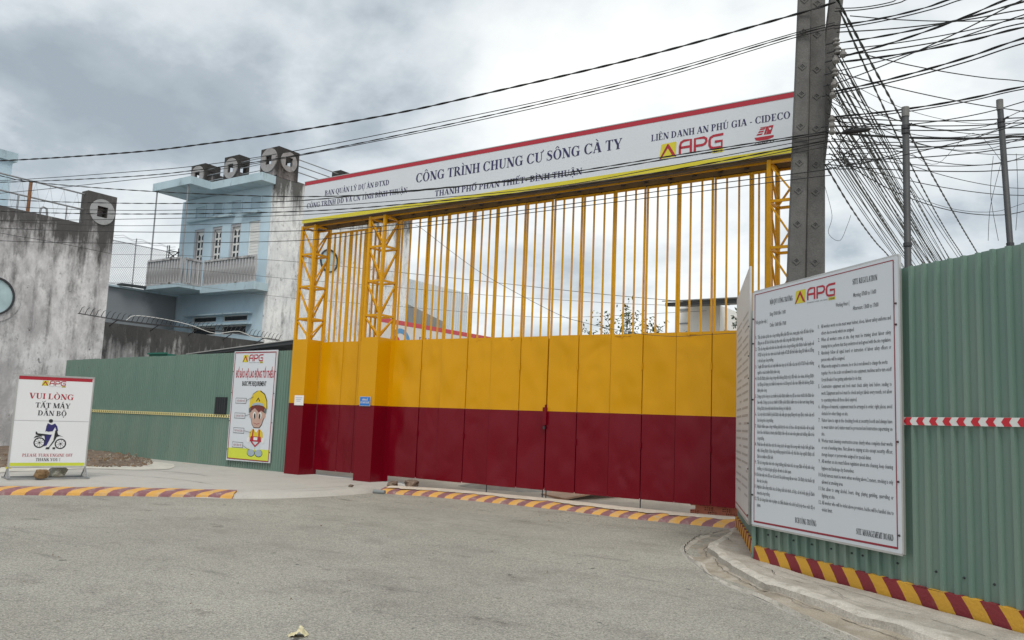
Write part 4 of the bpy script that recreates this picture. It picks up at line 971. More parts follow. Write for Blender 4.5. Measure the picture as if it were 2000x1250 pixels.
# ---- right fence and plinth
A35 = R(-35)
dR = Vector((math.cos(A35), math.sin(A35), 0)); nR = Vector((math.sin(A35), -math.cos(A35), 0))   # outward, towards the road
FR = Frame(Vector((-3.47, 10.63, 0))-nR*0.085, dR, nR)
rf = thing('corrugated_fence', 'tall green corrugated fence at the right behind the regulation board', 'fence', FR(3, 0, 0))
us = [0.0, 1.10, 2.20, 3.30, 4.40, 5.5, 6.6]
for i in range(len(us)-1):
    mb = MB(); corrugated(mb, FR, us[i], us[i+1]+0.03, 0.02, 3.335+0.006*i, 0.157, 0.036, w0=0.004*(i % 2), rib=0.20, flank=0.07)
    mk('sheet', mb, GREEN, rf, normals=False)
for z in (0.35, 1.25, 2.55):
    mb = MB(); p, q = FR(0.02, z, -0.035), FR(6.6, z, -0.035); mb.bar(p, q, 0.05); mk('rail', mb, STEEL, rf)
for u in (0.06, 2.2, 4.4, 6.55):
    mb = MB(); mb.bar(FR(u, 0, -0.09), FR(u, 3.2, -0.09), 0.06); mk('post', mb, STEEL, rf)
screws(FR, [(u, 2.62, 0.004) for u in (2.62, 2.93, 3.25, 3.72, 4.2)]+[(u, 1.36, 0.004) for u in (2.62, 2.93, 3.25, 3.41, 3.72, 4.2)]+[(0.20+0.157*k, 0.33, 0.004) for k in (0, 1, 3, 5, 7, 9, 10, 13, 16, 18, 20, 23)], rf, DKSTEEL, 0.012)
dS = Vector((-0.389, 0.921, 0)).normalized(); nS = Vector((-0.921, -0.389, 0)).normalized()
FS = Frame(FR(0, 0, 0)+Vector((0.03, 0.0, 0)), dS, nS)
sf = thing('corrugated_fence', 'short green fence return between the gate and the right fence corner', 'fence', FS(1.8, 0, 0))
us = [0.0, 1.1, 2.2, 3.3, 3.75]
for i in range(len(us)-1):
    mb = MB(); corrugated(mb, FS, us[i], us[i+1], 0.02, 3.30, 0.157, 0.036, rib=0.20, flank=0.07); mk('sheet', mb, GREEN, sf, normals=False)
mb = MB(); mb.bar(FS(0.05, 0, -0.06), FS(0.05, 3.2, -0.06), 0.06); mk('post', mb, STEEL, sf)
mb = MB(); mb.bar(FS(3.6, 0, -0.06), FS(3.6, 3.2, -0.06), 0.06); mk('post', mb, STEEL, sf)
mb = MB(); mb.bar(FR(-0.04, 0.02, 0.03), FR(-0.04, 3.30, 0.03), 0.05, 0.05); mk('corner_trim', mb, GREEN, sf)

def plinth(name, fr, u1_, h, sw, label, shear, flip=1):
    mb = MB(); n = int(u1_/sw)+2
    for i in range(-1, n):
        for (v0, v1, w0_, w1_) in ((0.0, h*0.5, 0.075, 0.070), (h*0.5, h, 0.070, 0.064), (h, h+0.004, 0.064, 0.0)):
            k0, k1 = (1-v0/h)*shear, (1-min(1, v1/h))*shear
            a = [max(0, min(u1_, x)) for x in (i*sw+k0, (i+1)*sw+k0, (i+1)*sw+k1, i*sw+k1)]
            if a[1]-a[0] < 1e-4 and a[2]-a[3] < 1e-4: continue
            zj = lambda u_: 0.012*noise.noise(Vector((u_*1.7, 3, 1)))
            mb.add([fr(a[0], v0-0.03 if v0 == 0 else v0, w0_), fr(a[1], v0-0.03 if v0 == 0 else v0, w0_), fr(a[2], v1+zj(a[2])*(v1 > h*0.6), w1_), fr(a[3], v1+zj(a[3])*(v1 > h*0.6), w1_)], [(0, 1, 2, 3)], i % 2)
    return mk(name, mb, [P_YEL, P_RED], None, label, 'kerb', origin=fr(0, 0, 0), normals=False)
plinth('striped_plinth', FR, 6.6, 0.165, 0.19, 'yellow and dark red striped plinth under the tall right fence', 0.155)
plinth('striped_plinth', FS, 3.75, 0.165, 0.19, 'yellow and dark red striped plinth under the short fence return', 0.10)

# chevron strip on the right fence
FC = Frame(FR(0, 0, 0.042), dR, nR)
cs = thing('chevron_strip', 'red and white chevron strip on the tall right fence', 'tape', FC(3.6, 1.72, 0))
mb = MB(); mb.prism([(2.38, 1.722), (6.5, 1.742), (6.5, 1.822), (2.38, 1.802)], FC, 0, 0.004); mk('strip', mb, WHITE2, cs)
for i in range(26):
    u = 2.39+i*0.157; v = 1.722+(u-2.38)*0.0049; mb = MB()
    mb.flat([(u+0.03, v+0.001), (u+0.107, v+0.001), (u+0.077, v+0.040), (u+0.107, v+0.079), (u+0.03, v+0.079), (u, v+0.040)], FC, 0.006)
    mk('chevron', mb, mat('reflective_red', (0.55, 0.015, 0.03), 0.35, 0), cs, normals=False)

# ---- regulation board
FG = Frame(Vector((-3.47, 10.63, 0))-nR*0.025, dR, nR)
rb = thing('regulation_board', 'large white site regulation board in two columns on the right fence', 'sign', FG(1.18, 0.43, 0))
mb = MB(); mb.prism([(-0.01, 0.435), (2.385, 0.445), (2.385, 3.465), (-0.01, 3.385)], FG, 0.0, 0.028); mk('panel', mb, WHITE, rb)
mb = MB(); z0, z1 = 0.435, 3.385
for (a, b) in (((-0.012, 0.43), (2.39, 0.44)), ((2.39, 0.44), (2.39, 3.47)), ((2.39, 3.47), (-0.012, 3.39)), ((-0.012, 3.39), (-0.012, 0.43))):
    mb.bar(FG(*a, 0.014), FG(*b, 0.014), 0.034, 0.026, upv=nR)
mk('edge_trim', mb, ALU, rb)
WB = 0.030
def line(p, q, w): return _path([p, q], [w, w])[0]
mb = MB()
for i, (a, b, c) in enumerate((((0.025, 0.475), (2.335, 0.492), 0.022), ((0.03, 3.355), (2.33, 3.43), 0.010), ((0.03, 0.48), (0.03, 3.355), 0.012), ((2.33, 0.49), (2.33, 3.43), 0.012))):
    mb.flat(line(a, b, c), FG, WB+0.0006*i)
mk('border', mb, MAROON, rb, normals=False)
apg_logo(rb, FG, 0.80, 3.145, 0.155, WB)
mb = MB()
put_serif(mb, 'NỘI QUY CÔNG TRƯỜNG', FG, 0.33, 0.76, 3.195, 0.06, WB); put_serif(mb, 'SITE REGULATION', FG, 1.75, 2.11, 3.25, 0.062, WB)
put_serif(mb, 'BCH CÔNG TRƯỜNG', FG, 0.80, 1.16, 0.555, 0.062, WB); put_serif(mb, 'SITE MANAGEMEMT BOARD', FG, 1.77, 2.28, 0.555, 0.062, WB)
mk('headings', mb, BLACK, rb, normals=False)
mb = MB(); hc = 0.046
for txt, a, b, v in (('Sáng: 07h00 đến 11h00', 0.33, 0.63, 3.05), ('Chiều: 13h00 đến 17h00', 0.33, 0.64, 2.91), ('Thời gian làm việc {', 0.04, 0.28, 2.97),
                     ('Morning: 07h00 to 11h00', 1.76, 2.09, 3.11), ('Afternoon: 13h00 to 17h00', 1.75, 2.12, 2.965), ('Working Hours {', 1.49, 1.70, 3.03)):
    put_sans(mb, txt, FG, a, b, v, hc, WB, offset=0.004)
mk('hours_lettering', mb, INK, rb, normals=False)
VI = [('1.', 'Tất cả nhân sự khi vào công trường đều phải đội nón, mang giày, mặc đồ bảo hộ lao'), ('', 'động và các đồ bảo hộ khác tùy theo tính chất công việc được phân công.', .82),
      ('2.', 'Tất cả công nhân viên khi vào làm việc trên công trường phải được huấn luyện về'), ('', 'ATLĐ và ký tên vào danh sách huấn luyện ATLĐ để thể hiện rằng đã hiểu và đồng'), ('', 'ý với nội quy công trường.', .3),
      ('3.', 'Tuyệt đối tuân thủ các loại biển báo hay sự chỉ dẫn của cán bộ ATLĐ hoặc những'), ('', 'người có trách nhiệm được phân công.', .42),
      ('4.', 'Khi đã được phân công công việc không được tự ý đổi việc cho nhau, không được'), ('', 'tự động sử dụng các thiết bị máy móc và đóng mở cầu dao điện khi không được'), ('', 'lệnh phân công.', .18),
      ('5.', 'Dụng cụ thi công và các thiết bị phải được kiểm tra độ an toàn trước khi đưa vào'), ('', 'làm việc. Dụng cụ và các thiết bị điện phải được kiểm tra và dán tem hàng tháng,'), ('', 'không được phép vận hành khi tem không còn hiệu lực.', .62),
      ('6.', 'Các loại vật tư thiết bị phải được sắp xếp gọn gàng đúng nơi quy định, tránh cản trở'), ('', 'lưu thông trên công trường.', .3),
      ('7.', 'Khách thăm quan công trường phải ký tên vào sổ theo dõi tại nhà bảo vệ và phải'), ('', 'luôn đeo thẻ khách, khách phải được bảo vệ an toàn viên giám sát hướng dẫn trên'), ('', 'công trường.', .13),
      ('8.', 'Phải làm vệ sinh khu vực thi công sạch sẽ ngay khi xong việc hoặc hết giờ làm'), ('', 'việc, không được ở lại công trường ngoại trừ bảo vệ, thủ kho hay người được chỉ'), ('', 'định các nhiệm vụ đặc biệt.', .3),
      ('9.', 'Tất cả công nhân viên trên công trường phải tuân thủ các quy định về vệ sinh công'), ('', 'trường, có ý thức tự giác giữ gìn vệ sinh và cảnh quan.', .62),
      ('10.', 'Khi làm việc trên độ cao từ 2m trở lên phải mang dây an toàn. Chỉ được hút thuốc tại'), ('', 'khu vực cho phép.', .2),
      ('11.', 'Nghiêm cấm uống rượu, bia, sử dụng chất kích thích, cờ bạc, cãi vã hoặc gây gổ đánh'), ('', 'nhau tại công trường.', .24),
      ('12.', 'Tất cả công nhân viên vi phạm các điều khoản trên sẽ bị xử lý tùy theo mức độ vi'), ('', 'phạm.', .07)]
EN = [('1.', 'All worker work on site must wear helmet, shoes, labour safety uniforms and'), ('', 'others due to works which are assigned.', .5),
      ('2.', 'When  all  workers  come  at  site,  they  must  be  training  about  labour  safety'), ('', 'training list to perform that they understood and agreed with the site regulation.'),
      ('3.', 'Absolutely  follow  all  signal  board  or  instruction  of  labour  safety  officers  or'), ('', 'person who will be assigned.', .36),
      ('4.', 'When works assigned to someone, he or she is not allowed to change the works', .95), ('', 'together. He or she is also not allowed to use equipment, machines and to turn on/off'), ('', 'Circuit Breaker if not getting authorized to do that.', .6),
      ('5.', 'Construction  equipment  and  tools  must  check  safety  level  before  sending  to'), ('', 'work. Equipment and tool must be check and got labels every month, not allow'), ('', 'to operating when all those label expired.', .53),
      ('6.', 'All types of material, equipment must be arranged in order, right places, avoid'), ('', 'obstacle for other things on site.', .4),
      ('7.', 'Visitor have to sign in the checking book at security booth and always have'), ('', 'to wear visitor card, visitor must be protected and instruction supervising on'), ('', 'site.', .05),
      ('8.', 'Worker must cleaning construction areas clearly when complete their works'), ('', 'or out of working time. Not allow to staying at site except security officer,'), ('', 'storage keeper or person who assigned for special duties.', .72),
      ('9.', 'All worker on site must follow regulation about site cleaning, keep cleaning'), ('', 'hygiene and landscape by themselves.', .48),
      ('10.', 'Body harness must be worn when working above 2 meters, smoking is only'), ('', 'allowed at smoking area.', .32),
      ('11.', 'Not  allow  to  using  alcohol,  beers,  drug,  playing  gambling,  quarrelling  or'), ('', 'fighting at site.', .2),
      ('12.', 'All worker who will be violet above provision, he/she will be handled due to'), ('', 'violet limit.', .16)]
def column(rows_, fr, u_n, u_0, u_1, vt, vb, cap, w, name, parent, m):
    mb = MB(); n = len(rows_)
    for i, r_ in enumerate(rows_):
        v = vt+(vb-vt)*i/(n-1); fill = r_[2] if len(r_) > 2 else 1.0
        if r_[0]: put_sans(mb, r_[0], fr, u_n, u_n+0.014*len(r_[0]), v, cap, w, res=1, offset=0.006)
        put_sans(mb, r_[1], fr, u_0, u_0+(u_1-u_0)*fill, v, cap, w, res=1, offset=0.006)
    return mk(name, mb, m, parent, normals=False)
column(VI, FG, 0.045, 0.09, 1.13, 2.775, 0.665, 0.044, WB, 'left_column_lettering', rb, INK)
column(EN, FG, 1.20, 1.25, 2.285, 2.81, 0.735, 0.044, WB, 'right_column_lettering', rb, INK)
screws(FG, [(2.355, z, WB) for z in (0.62, 1.15, 1.55, 2.75, 2.97)]+[(0.0, z, WB) for z in (0.8, 2.0, 2.72, 3.04)], rb, DKSTEEL, 0.013)

# side board, nearly edge-on
FSB = Frame(FS(0, 0, 0.095), dS, nS)
sb = thing('notice_board', 'white notice board seen almost edge-on beside the gate', 'sign', FSB(1.9, 0.4, 0))
mb = MB(); mb.prism([(0.40, 0.40), (2.90, 0.40), (2.90, 3.72), (0.40, 3.80)], FSB, 0.0, 0.026); mk('panel', mb, FADE, sb)
mb = MB()
for (a, b) in (((0.39, 0.395), (2.91, 0.395)), ((2.91, 0.395), (2.91, 3.725)), ((2.91, 3.725), (0.39, 3.805)), ((0.39, 3.805), (0.39, 0.395))):
    mb.bar(FSB(*a, 0.012), FSB(*b, 0.012), 0.034, 0.028, upv=nS)
mk('edge_trim', mb, ALU, sb)
mb = MB(); rnd = random.Random(5)
mb2 = MB(); mb2.flat(line((0.45, 0.47), (2.85, 0.47), 0.02), FSB, 0.029); mk('border', mb2, MAROON, sb, normals=False)
for c0, c1 in ((0.55, 1.55), (1.75, 2.75)):
    for i in range(24):
        v = 3.2-i*0.108; e_ = c1 if i % 3 != 2 else c0+(c1-c0)*rnd.uniform(0.25, 0.8)
        mb.flat([(c0, v), (e_, v), (e_, v+0.03), (c0, v+0.03)], FSB, 0.029)
mk('printed_lines', mb, mat('soft_grey_print', (0.40, 0.38, 0.36), 0.5, 0), sb, normals=False)
screws(FSB, [(0.43, z, 0.028) for z in (0.5, 1.1, 1.7, 2.3, 2.6, 3.0)], sb, DKSTEEL, 0.012)

# hollow bricks behind the gate
FBk = None
def brick_mesh():
    mb = MB(); mb.box((-0.04, -0.09, 0), (0.04, 0.09, 0.08), 0)
    for sx in (-0.019, 0.019):
        for sz in (0.021, 0.059):
            mb.box((sx-0.011, -0.0915, sz-0.011), (sx+0.011, -0.0895, sz+0.011), 1)
    for z in (0.02, 0.04, 0.06):
        for s in (-1, 1): mb.box((s*0.0400 if s > 0 else -0.0420, -0.089, z-0.004), (0.0420 if s > 0 else -0.0400, 0.089, z+0.004), 0)
    return mb
b0 = None; rnd = random.Random(11)
for row in range(5):
    x = -6.28-(row % 2)*0.1; end_on = row % 2 == 0; k = 0
    while x < -4.9:
        # alternating pairs: two headers side by side, then one stretcher
        if (k+row//2) % 2 == 0:
            for dx in (0, 0.084):
                if b0 is None:
                    b0 = mk('hollow_brick', brick_mesh(), [BRICKM, HOLE], None, 'red clay hollow brick in the low stack under the right end of the gate', 'brick', 'hollow bricks stacked behind the gate', origin=(0, 0, 0)); o = b0
                else:
                    o = b0.copy(); COL.objects.link(o)
                o.location = (x+0.042+dx, 15.84, -0.13+row*0.082); o.rotation_euler = (0, 0, rnd.gauss(0, 0.012))
            x += 0.172
        else:
            o = b0.copy(); COL.objects.link(o); o.location = (x+0.092, 15.80, -0.13+row*0.082); o.rotation_euler = (0, 0, math.pi/2+rnd.gauss(0, 0.012)); x += 0.186
        k += 1

# ================================================================ PORTABLE SIGN AND STONES
a75 = R(75.63); dG = Vector((math.cos(a75), math.sin(a75), 0)); nG = Vector((math.sin(a75), -math.cos(a75), 0))
FSG = Frame((-18.356, 8.654, 0.0), dG, nG)
sg = thing('portable_sign', 'standing white sign asking riders to switch off and walk, with motorbike pictogram', 'sign', FSG(0.72, 0.0, 0))
mb = MB(); mb.prism([(0.0, 0.25), (1.45, 0.25), (1.45, 2.17), (0.0, 2.15)], FSG, -0.012, 0.0); mk('panel', mb, mat('clean_white_sheet', (0.76, 0.78, 0.80), 0.4, 0.015, 1.0), sg)
for (a, b) in (((-0.012, 0.02), (-0.012, 2.165)), ((1.462, 0.02), (1.462, 2.185)), ((-0.03, 2.16), (1.48, 2.18)), ((0.0, 0.245), (1.45, 0.245))):
    mb = MB(); mb.bar(FSG(*a, -0.004), FSG(*b, -0.004), 0.028, 0.03, upv=nG); mk('frame_tube', mb, ALU, sg)
for w_ in (0.26, -0.26):
    mb = MB(); mb.bar(FSG(-0.06, 0.025, w_), FSG(1.50, 0.025, w_), 0.03, 0.03); mk('foot_rail', mb, STEEL, sg)
    for u in (-0.012, 1.462):
        mb = MB(); mb.bar(FSG(u, 0.025, w_), FSG(u, 0.25, 0.0), 0.022, 0.022); mk('leg_brace', mb, STEEL, sg)
for u in (-0.012, 1.462):
    mb = MB(); mb.bar(FSG(u, 0.025, -0.27), FSG(u, 0.025, 0.27), 0.03, 0.03); mk('foot', mb, STEEL, sg)
mb = MB(); mb.flat([(0.012, 2.065), (1.438, 2.085), (1.438, 2.155), (0.012, 2.137)], FSG, 0.002); mk('red_band', mb, LRED, sg, normals=False)
mb = MB(); mb.flat([(0.012, 0.268), (1.438, 0.268), (1.438, 0.335), (0.012, 0.335)], FSG, 0.002); mk('lime_band', mb, LIME, sg, normals=False)
mb = MB(); mb.flat([(0.01, 1.203), (1.44, 1.213), (1.44, 1.225), (0.01, 1.215)], FSG, 0.0015); mk('panel_seam', mb, mat('seam_grey', (0.45, 0.46, 0.48), 0.5, 0), sg, normals=False)
apg_logo(sg, FSG, 0.45, 1.955, 0.105, 0.002)
for txt, a, b, v, h, m_ in (('VUI LÒNG', 0.235, 1.10, 1.675, 0.118, LRED), ('TẮT MÁY', 0.37, 1.05, 1.49, 0.105, BLACK), ('DẪN BỘ', 0.43, 0.99, 1.325, 0.105, BLACK), ('PLEASE TURN ENGINE OFF', 0.225, 1.19, 0.462, 0.062, LRED), ('THANK YOU !', 0.485, 0.955, 0.37, 0.062, BLACK)):
    mk('lettering', put_serif(MB(), txt, FSG, a, b, v, h, 0.002), m_, sg, normals=False)
mb = MB()
for (cx, cy) in ((0.52, 0.755), (0.925, 0.735)):
    mb.ring((cx, cy), 0.088, 0.112, FSG, 0.001, 0.003, 28); mb.flat(circ(cx, cy, 0.018, n=10), FSG, 0.0045)
    for k in range(9):
        a = k*math.pi*2/9; mb.flat(line((cx+0.02*math.cos(a), cy+0.02*math.sin(a)), (cx+0.09*math.cos(a), cy+0.09*math.sin(a)), 0.005), FSG, 0.002+0.0001*k)
mb.flat([(0.43, 0.985), (0.45, 0.985), (0.47, 0.95), (0.72, 0.925), (0.70, 0.89), (0.48, 0.91), (0.43, 0.93)], FSG, 0.005)
mb.flat([(0.40, 0.845), (0.44, 0.90), (0.54, 0.905), (0.56, 0.885), (0.50, 0.88), (0.45, 0.865)], FSG, 0.0054)
mb.flat([(0.80, 1.02), (0.83, 1.02), (0.86, 0.93), (0.98, 0.875), (0.90, 0.90), (0.84, 0.88), (0.80, 0.78), (0.72, 0.66), (0.70, 0.655), (0.78, 0.80)], FSG, 0.0058)
mb.flat([(0.66, 0.66), (0.72, 0.66), (0.72, 0.62), (0.645, 0.62)], FSG, 0.0062); mb.flat([(0.78, 0.66), (0.83, 0.66), (0.83, 0.62), (0.78, 0.62)], FSG, 0.0062)
mb.flat(circ(0.695, 1.215, 0.042, 0.038, 16), FSG, 0.006)
mk('pictogram_black', mb, BLACK, sg, normals=False)
mb = MB()
mb.flat([(0.64, 1.165), (0.72, 1.13), (0.78, 1.165), (0.83, 1.10), (0.855, 1.0), (0.82, 1.01), (0.79, 1.09), (0.75, 1.0), (0.66, 0.985), (0.63, 1.0), (0.61, 0.985), (0.62, 1.10)], FSG, 0.0056)
mb.flat([(0.60, 0.90), (0.74, 0.93), (0.70, 0.80), (0.66, 0.70), (0.61, 0.68), (0.62, 0.80)], FSG, 0.0060)
mk('pictogram_blue', mb, CLOTHB, sg, normals=False)
mb = MB(); mb.box(FSG(-0.05, 0.215, -0.03), FSG(-0.05, 0.215, -0.03)+Vector((0.06, 0.09, 0.035))); mk('yellow_tie', mb, LYEL, sg)

def rock(name, c, s, seed, m, label, rough=0.35):
    import bmesh
    bm = bmesh.new(); bmesh.ops.create_icosphere(bm, subdivisions=3, radius=1)
    for v in bm.verts:
        d = v.co.copy(); cube = d/max(abs(d.x), abs(d.y), abs(d.z))
        d = d.lerp(cube, 0.55)*(1+rough*noise.noise(d*1.3+Vector((seed, 0, 0)))+0.12*noise.noise(d*4+Vector((seed, 3, 0))))
        v.co = Vector((d.x*s[0], d.y*s[1], max(d.z, -0.82)*s[2]))
    mb = MB(); mb.v = [v.co+Vector(c)+Vector((0, 0, 0.82*s[2])) for v in bm.verts]; mb.f = [[v.index for v in f.verts] for f in bm.faces]; mb.m = [0]*len(mb.f); bm.free()
    return mk(name, mb, m, None, label, 'stone', origin=c)
p = FSG(0.56, 0.0, 0.24); rock('stone', (p.x, p.y, 0.03), (0.115, 0.125, 0.105), 2.0, STONE1, 'brown rock weighing down the front foot rail of the standing sign')
p = FSG(0.98, 0.0, -0.22); rock('stone', (p.x, p.y, 0.03), (0.14, 0.15, 0.115), 8.0, STONE2, 'grey rock on the rear foot rail of the standing sign')

# crumpled wrapper on the road
mb = MB(); c = Vector((-5.03, 4.62, -0.098)); uu = Vector((0.82, 0.57, 0)); ww = Vector((-0.57, 0.82, 0))
pp = lambda a, b, z: c+uu*a+ww*b+Vector((0, 0, z))
n_ = 12; VV = []
for i in range(n_+1):
    for j in range(n_+1):
        a, b = i/n_-0.5, j/n_-0.5
        fold = 0.075*max(0, 1-abs(a-0.12)*3.2)*max(0, 1-abs(b)*1.1)
        z = 0.006+fold+0.022*abs(noise.noise(Vector((a*5, b*5, 4))))+0.012*noise.noise(Vector((a*13, b*13, 8)))
        VV.append(pp(a*0.15*(1-0.25*abs(b))+0.018*noise.noise(Vector((a*4, b*4, 1))), b*0.10+0.016*noise.noise(Vector((a*5, b*5, 2))), max(0.002, z*(1.0 if abs(a) < 0.42 else 0.45))))
mb.add(VV, [(i*(n_+1)+j, (i+1)*(n_+1)+j, (i+1)*(n_+1)+j+1, i*(n_+1)+j+1) for i in range(n_) for j in range(n_)])
mk('crumpled_wrapper', mb, PAPER, None, 'cream crumpled paper wrapper lying on the road in the foreground', 'litter')
mb = MB(); rnd = random.Random(31)
for i in range(420):
    if i % 3: t_ = rnd.random(); x, y = -12+t_*7.5, 14.2-abs(rnd.gauss(0, 0.5)) if i % 2 else 13.9-abs(rnd.gauss(0, 0.9))
    else: x, y = rnd.uniform(-14, -1), rnd.uniform(3.5, 12)
    if x > -5.2 and y > 9-(x+5.2)*1.6: continue
    sz = rnd.uniform(0.005, 0.016)*(1.6 if rnd.random() < 0.08 else 1); a = rnd.uniform(0, 6.28)
    q = [(x+sz*math.cos(a+k*2.1), y+sz*math.sin(a+k*2.1), -0.101) for k in range(3)]
    mb.add(q+[(x, y, -0.1+sz*0.9)], [(0, 1, 3), (1, 2, 3), (2, 0, 3)], rnd.choice((0, 0, 1)))
mk('road_grit', mb, [STONE2, DIRT], kind='stuff', label='loose grit scattered over the road and along the striped hump', cat='grit', origin=(0, 0, 0))
# short pipe end by the hump and loose stones there
mb = MB(); mb.tube([(-13.0, 13.86, -0.06), (-12.72, 13.92, -0.06)], 0.045, 12); mk('pipe_offcut', mb, mat('grey_pipe', (0.22, 0.24, 0.24), 0.5, 0.1), None, 'short grey pipe lying at the left end of the striped hump', 'pipe')
for i, (x, y, s) in enumerate(((-13.55, 13.7, 0.05), (-13.25, 14.75, 0.10), (-12.9, 15.0, 0.14))):
    rock('rubble_stone', (x, y, 0.0 if i else 0.0), (s, s, s*0.6), 20+i*3, DIRT, ('small dark stone on the pavement edge before the second tower', 'dark clod of earth beside the second tower foot', 'larger dark clod of earth behind the hump beside the second tower')[i])

# ================================================================ OLD WALLED BUILDING AT THE LEFT
XW = -29.5
FX = Frame((XW, 0, 0), (0, 1, 0), (1, 0, 0))          # u = Y, facing +X
def wall_holes(mb, fr, u0_, u1_, v0, v1, holes, w0_, w1_, mi=0):
    """solid wall cut into cells round rectangular holes"""
    us = sorted(set([u0_, u1_]+[h[0] for h in holes]+[h[1] for h in holes])); vs_ = sorted(set([v0, v1]+[h[2] for h in holes]+[h[3] for h in holes]))
    for a, b in zip(us, us[1:]):
        run = None
        for c, d in list(zip(vs_, vs_[1:]))+[(None, None)]:
            solid = c is not None and not any(h[0] <= a+1e-6 and b-1e-6 <= h[1] and h[2] <= c+1e-6 and d-1e-6 <= h[3] for h in holes)
            if solid: run = (run[0], d) if run else (c, d)
            elif run:
                mb.prism([(a, run[0]), (b, run[0]), (b, run[1]), (a, run[1])], fr, w0_, w1_, mi); run = None
    return mb
def coin(parent, fr, c, r, hs, w1_, m):
    mb = MB(); mb.ring(c, 0, r, fr, 0.0, w1_, 40, 0, sq=hs); mk('coin_relief', mb, m, parent)
ob = thing('old_building', 'old grey building with black mould streaks and a porthole at the far left', 'building', (XW-3, 11, 0))
mb = MB(); wall_holes(mb, FX, 4.0, 15.60, -0.15, 8.05, [], -0.22, 0.0); mk('wall', mb, OLDW, ob)
mb = MB(); wall_holes(mb, FX, 15.60, 16.70, -0.15, 9.30, [(15.98, 16.38, 8.38, 8.86)], -0.42, 0.012); mk('corner_pier', mb, OLDW, ob)
coin(ob, FX, (16.18, 8.62), 0.47, 0.20, 0.05, COINW)
mb = MB(); mb.box((XW-8, 16.55, -0.15), (XW-0.42, 16.69, 7.9)); mk('rear_wall', mb, OLDW, ob)
mb = MB(); mb.prism([(15.98, 8.38), (16.38, 8.38), (16.38, 8.86), (15.98, 8.86)], FX, -0.36, -0.30); mk('coin_backing', mb, COINM, ob)
mb = MB(); mb.ring((12.85, 5.02), 0.62, 0.86, FX, 0.0, 0.02, 48); mk('plaster_ring', mb, OLDW, ob)
mb = MB(); mb.ring((12.85, 5.02), 0.58, 0.64, FX, 0.0, 0.06, 48); mk('porthole_frame', mb, DKSTEEL, ob)
mb = MB(); mb.prism(circ(12.85, 5.02, 0.60, n=40), FX, 0.002, 0.012); mk('porthole_glass', mb, GLASS_B, ob)
for i in range(3):      # render patches that stand slightly proud
    pass
# roof edge pipes, posts and wire
rl = thing('roof_railing', 'rusty pipe railing with zigzag wire on the old wall', 'railing', (XW-0.2, 13.5, 8.05))
for z in (9.17, 8.60):
    mb = MB(); mb.tube([(XW-0.2, 8.0, z), (XW-0.2, 15.58, z)], 0.03, 8); mk('pipe', mb, STEEL, rl)
for (y, zt, m_, r_) in ((13.70, 9.14, RUST, 0.06), (13.35, 8.6, STEEL, 0.035), (15.0, 8.62, STEEL, 0.025), (10.5, 9.14, RUST, 0.06)):
    mb = MB(); mb.tube([(XW-0.2, y, 8.0), (XW-0.2, y, zt)], r_, 8); mk('post', mb, m_, rl)
mb = MB(); mb.tube([(XW-0.2, 14.1, 8.03), (XW-0.2, 14.12, 8.30), (XW-0.2, 14.2, 8.36), (XW-0.2, 14.32, 8.33), (XW-0.2, 14.36, 8.05)], 0.04, 8); mk('vent_pipe', mb, STEEL, rl)
mb = MB(); pz = [(XW-0.2, 12.2+k*0.24, 9.14 if k % 2 else 8.12) for k in range(15)]
mb.tube(pz, 0.008, 4); mk('zigzag_wire', mb, STEEL, rl)

# lower wall with the outward spike rail
mb = MB(); wall_holes(mb, FX, 16.72, 23.97, -0.15, 4.62, [], -0.20, -0.02); lw = mk('boundary_wall', mb, LOWW, None, 'lower mould-streaked boundary wall between the old building and the blue house', 'wall')
sp = thing('spike_rail', 'black spiked security rail leaning over the lower wall', 'railing', (XW+0.4, 19.8, 4.6))
FSp = Frame((XW+0.35, 0, 0), (0, 1, 0), (1, 0, 0))
bot = [(15.4+k*0.45, 4.75-0.05*math.sin(k*0.35)) for k in range(21)]
mb = MB(); mb.tube([FSp(u, v, 0.18) for u, v in bot], 0.018, 6); mk('lower_rail', mb, DKSTEEL, sp)
mb = MB(); mb.tube([FSp(u, v-0.02, 0.05) for u, v in bot[3:]], 0.014, 6); mk('rear_rail', mb, DKSTEEL, sp)
for k in range(46):
    u = 15.45+k*0.197; z = 4.75-0.05*math.sin((u-15.4)/0.45*0.35)
    mb = MB(); mb.tube([FSp(u, z, 0.18), FSp(u+0.05, z+0.20, 0.24), FSp(u+0.11, z+0.26, 0.28)], [0.014, 0.012, 0.006], 5); mk('spike', mb, DKSTEEL, sp)
for k in range(5):
    u = 16.9+k*1.65; mb = MB(); mb.tube([FSp(u, 4.5, -0.36), FSp(u, 4.72, 0.18)], 0.02, 6); mk('bracket', mb, DKSTEEL, sp)
mb = MB(); mb.tube(spline([FSp(17.2, 4.72, 0.2), FSp(17.5, 4.93, 0.25), FSp(18.6, 4.95, 0.25), FSp(19.8, 4.86, 0.25), FSp(21.0, 4.66, 0.22), FSp(22.1, 4.86, 0.25), FSp(23.0, 4.70, 0.22), FSp(23.8, 4.78, 0.2), FSp(24.6, 4.73, 0.1)], 5), 0.013, 6)
mk('conduit', mb, WHITE2, None, 'white cable conduit draped along the spiked rail', 'cable')

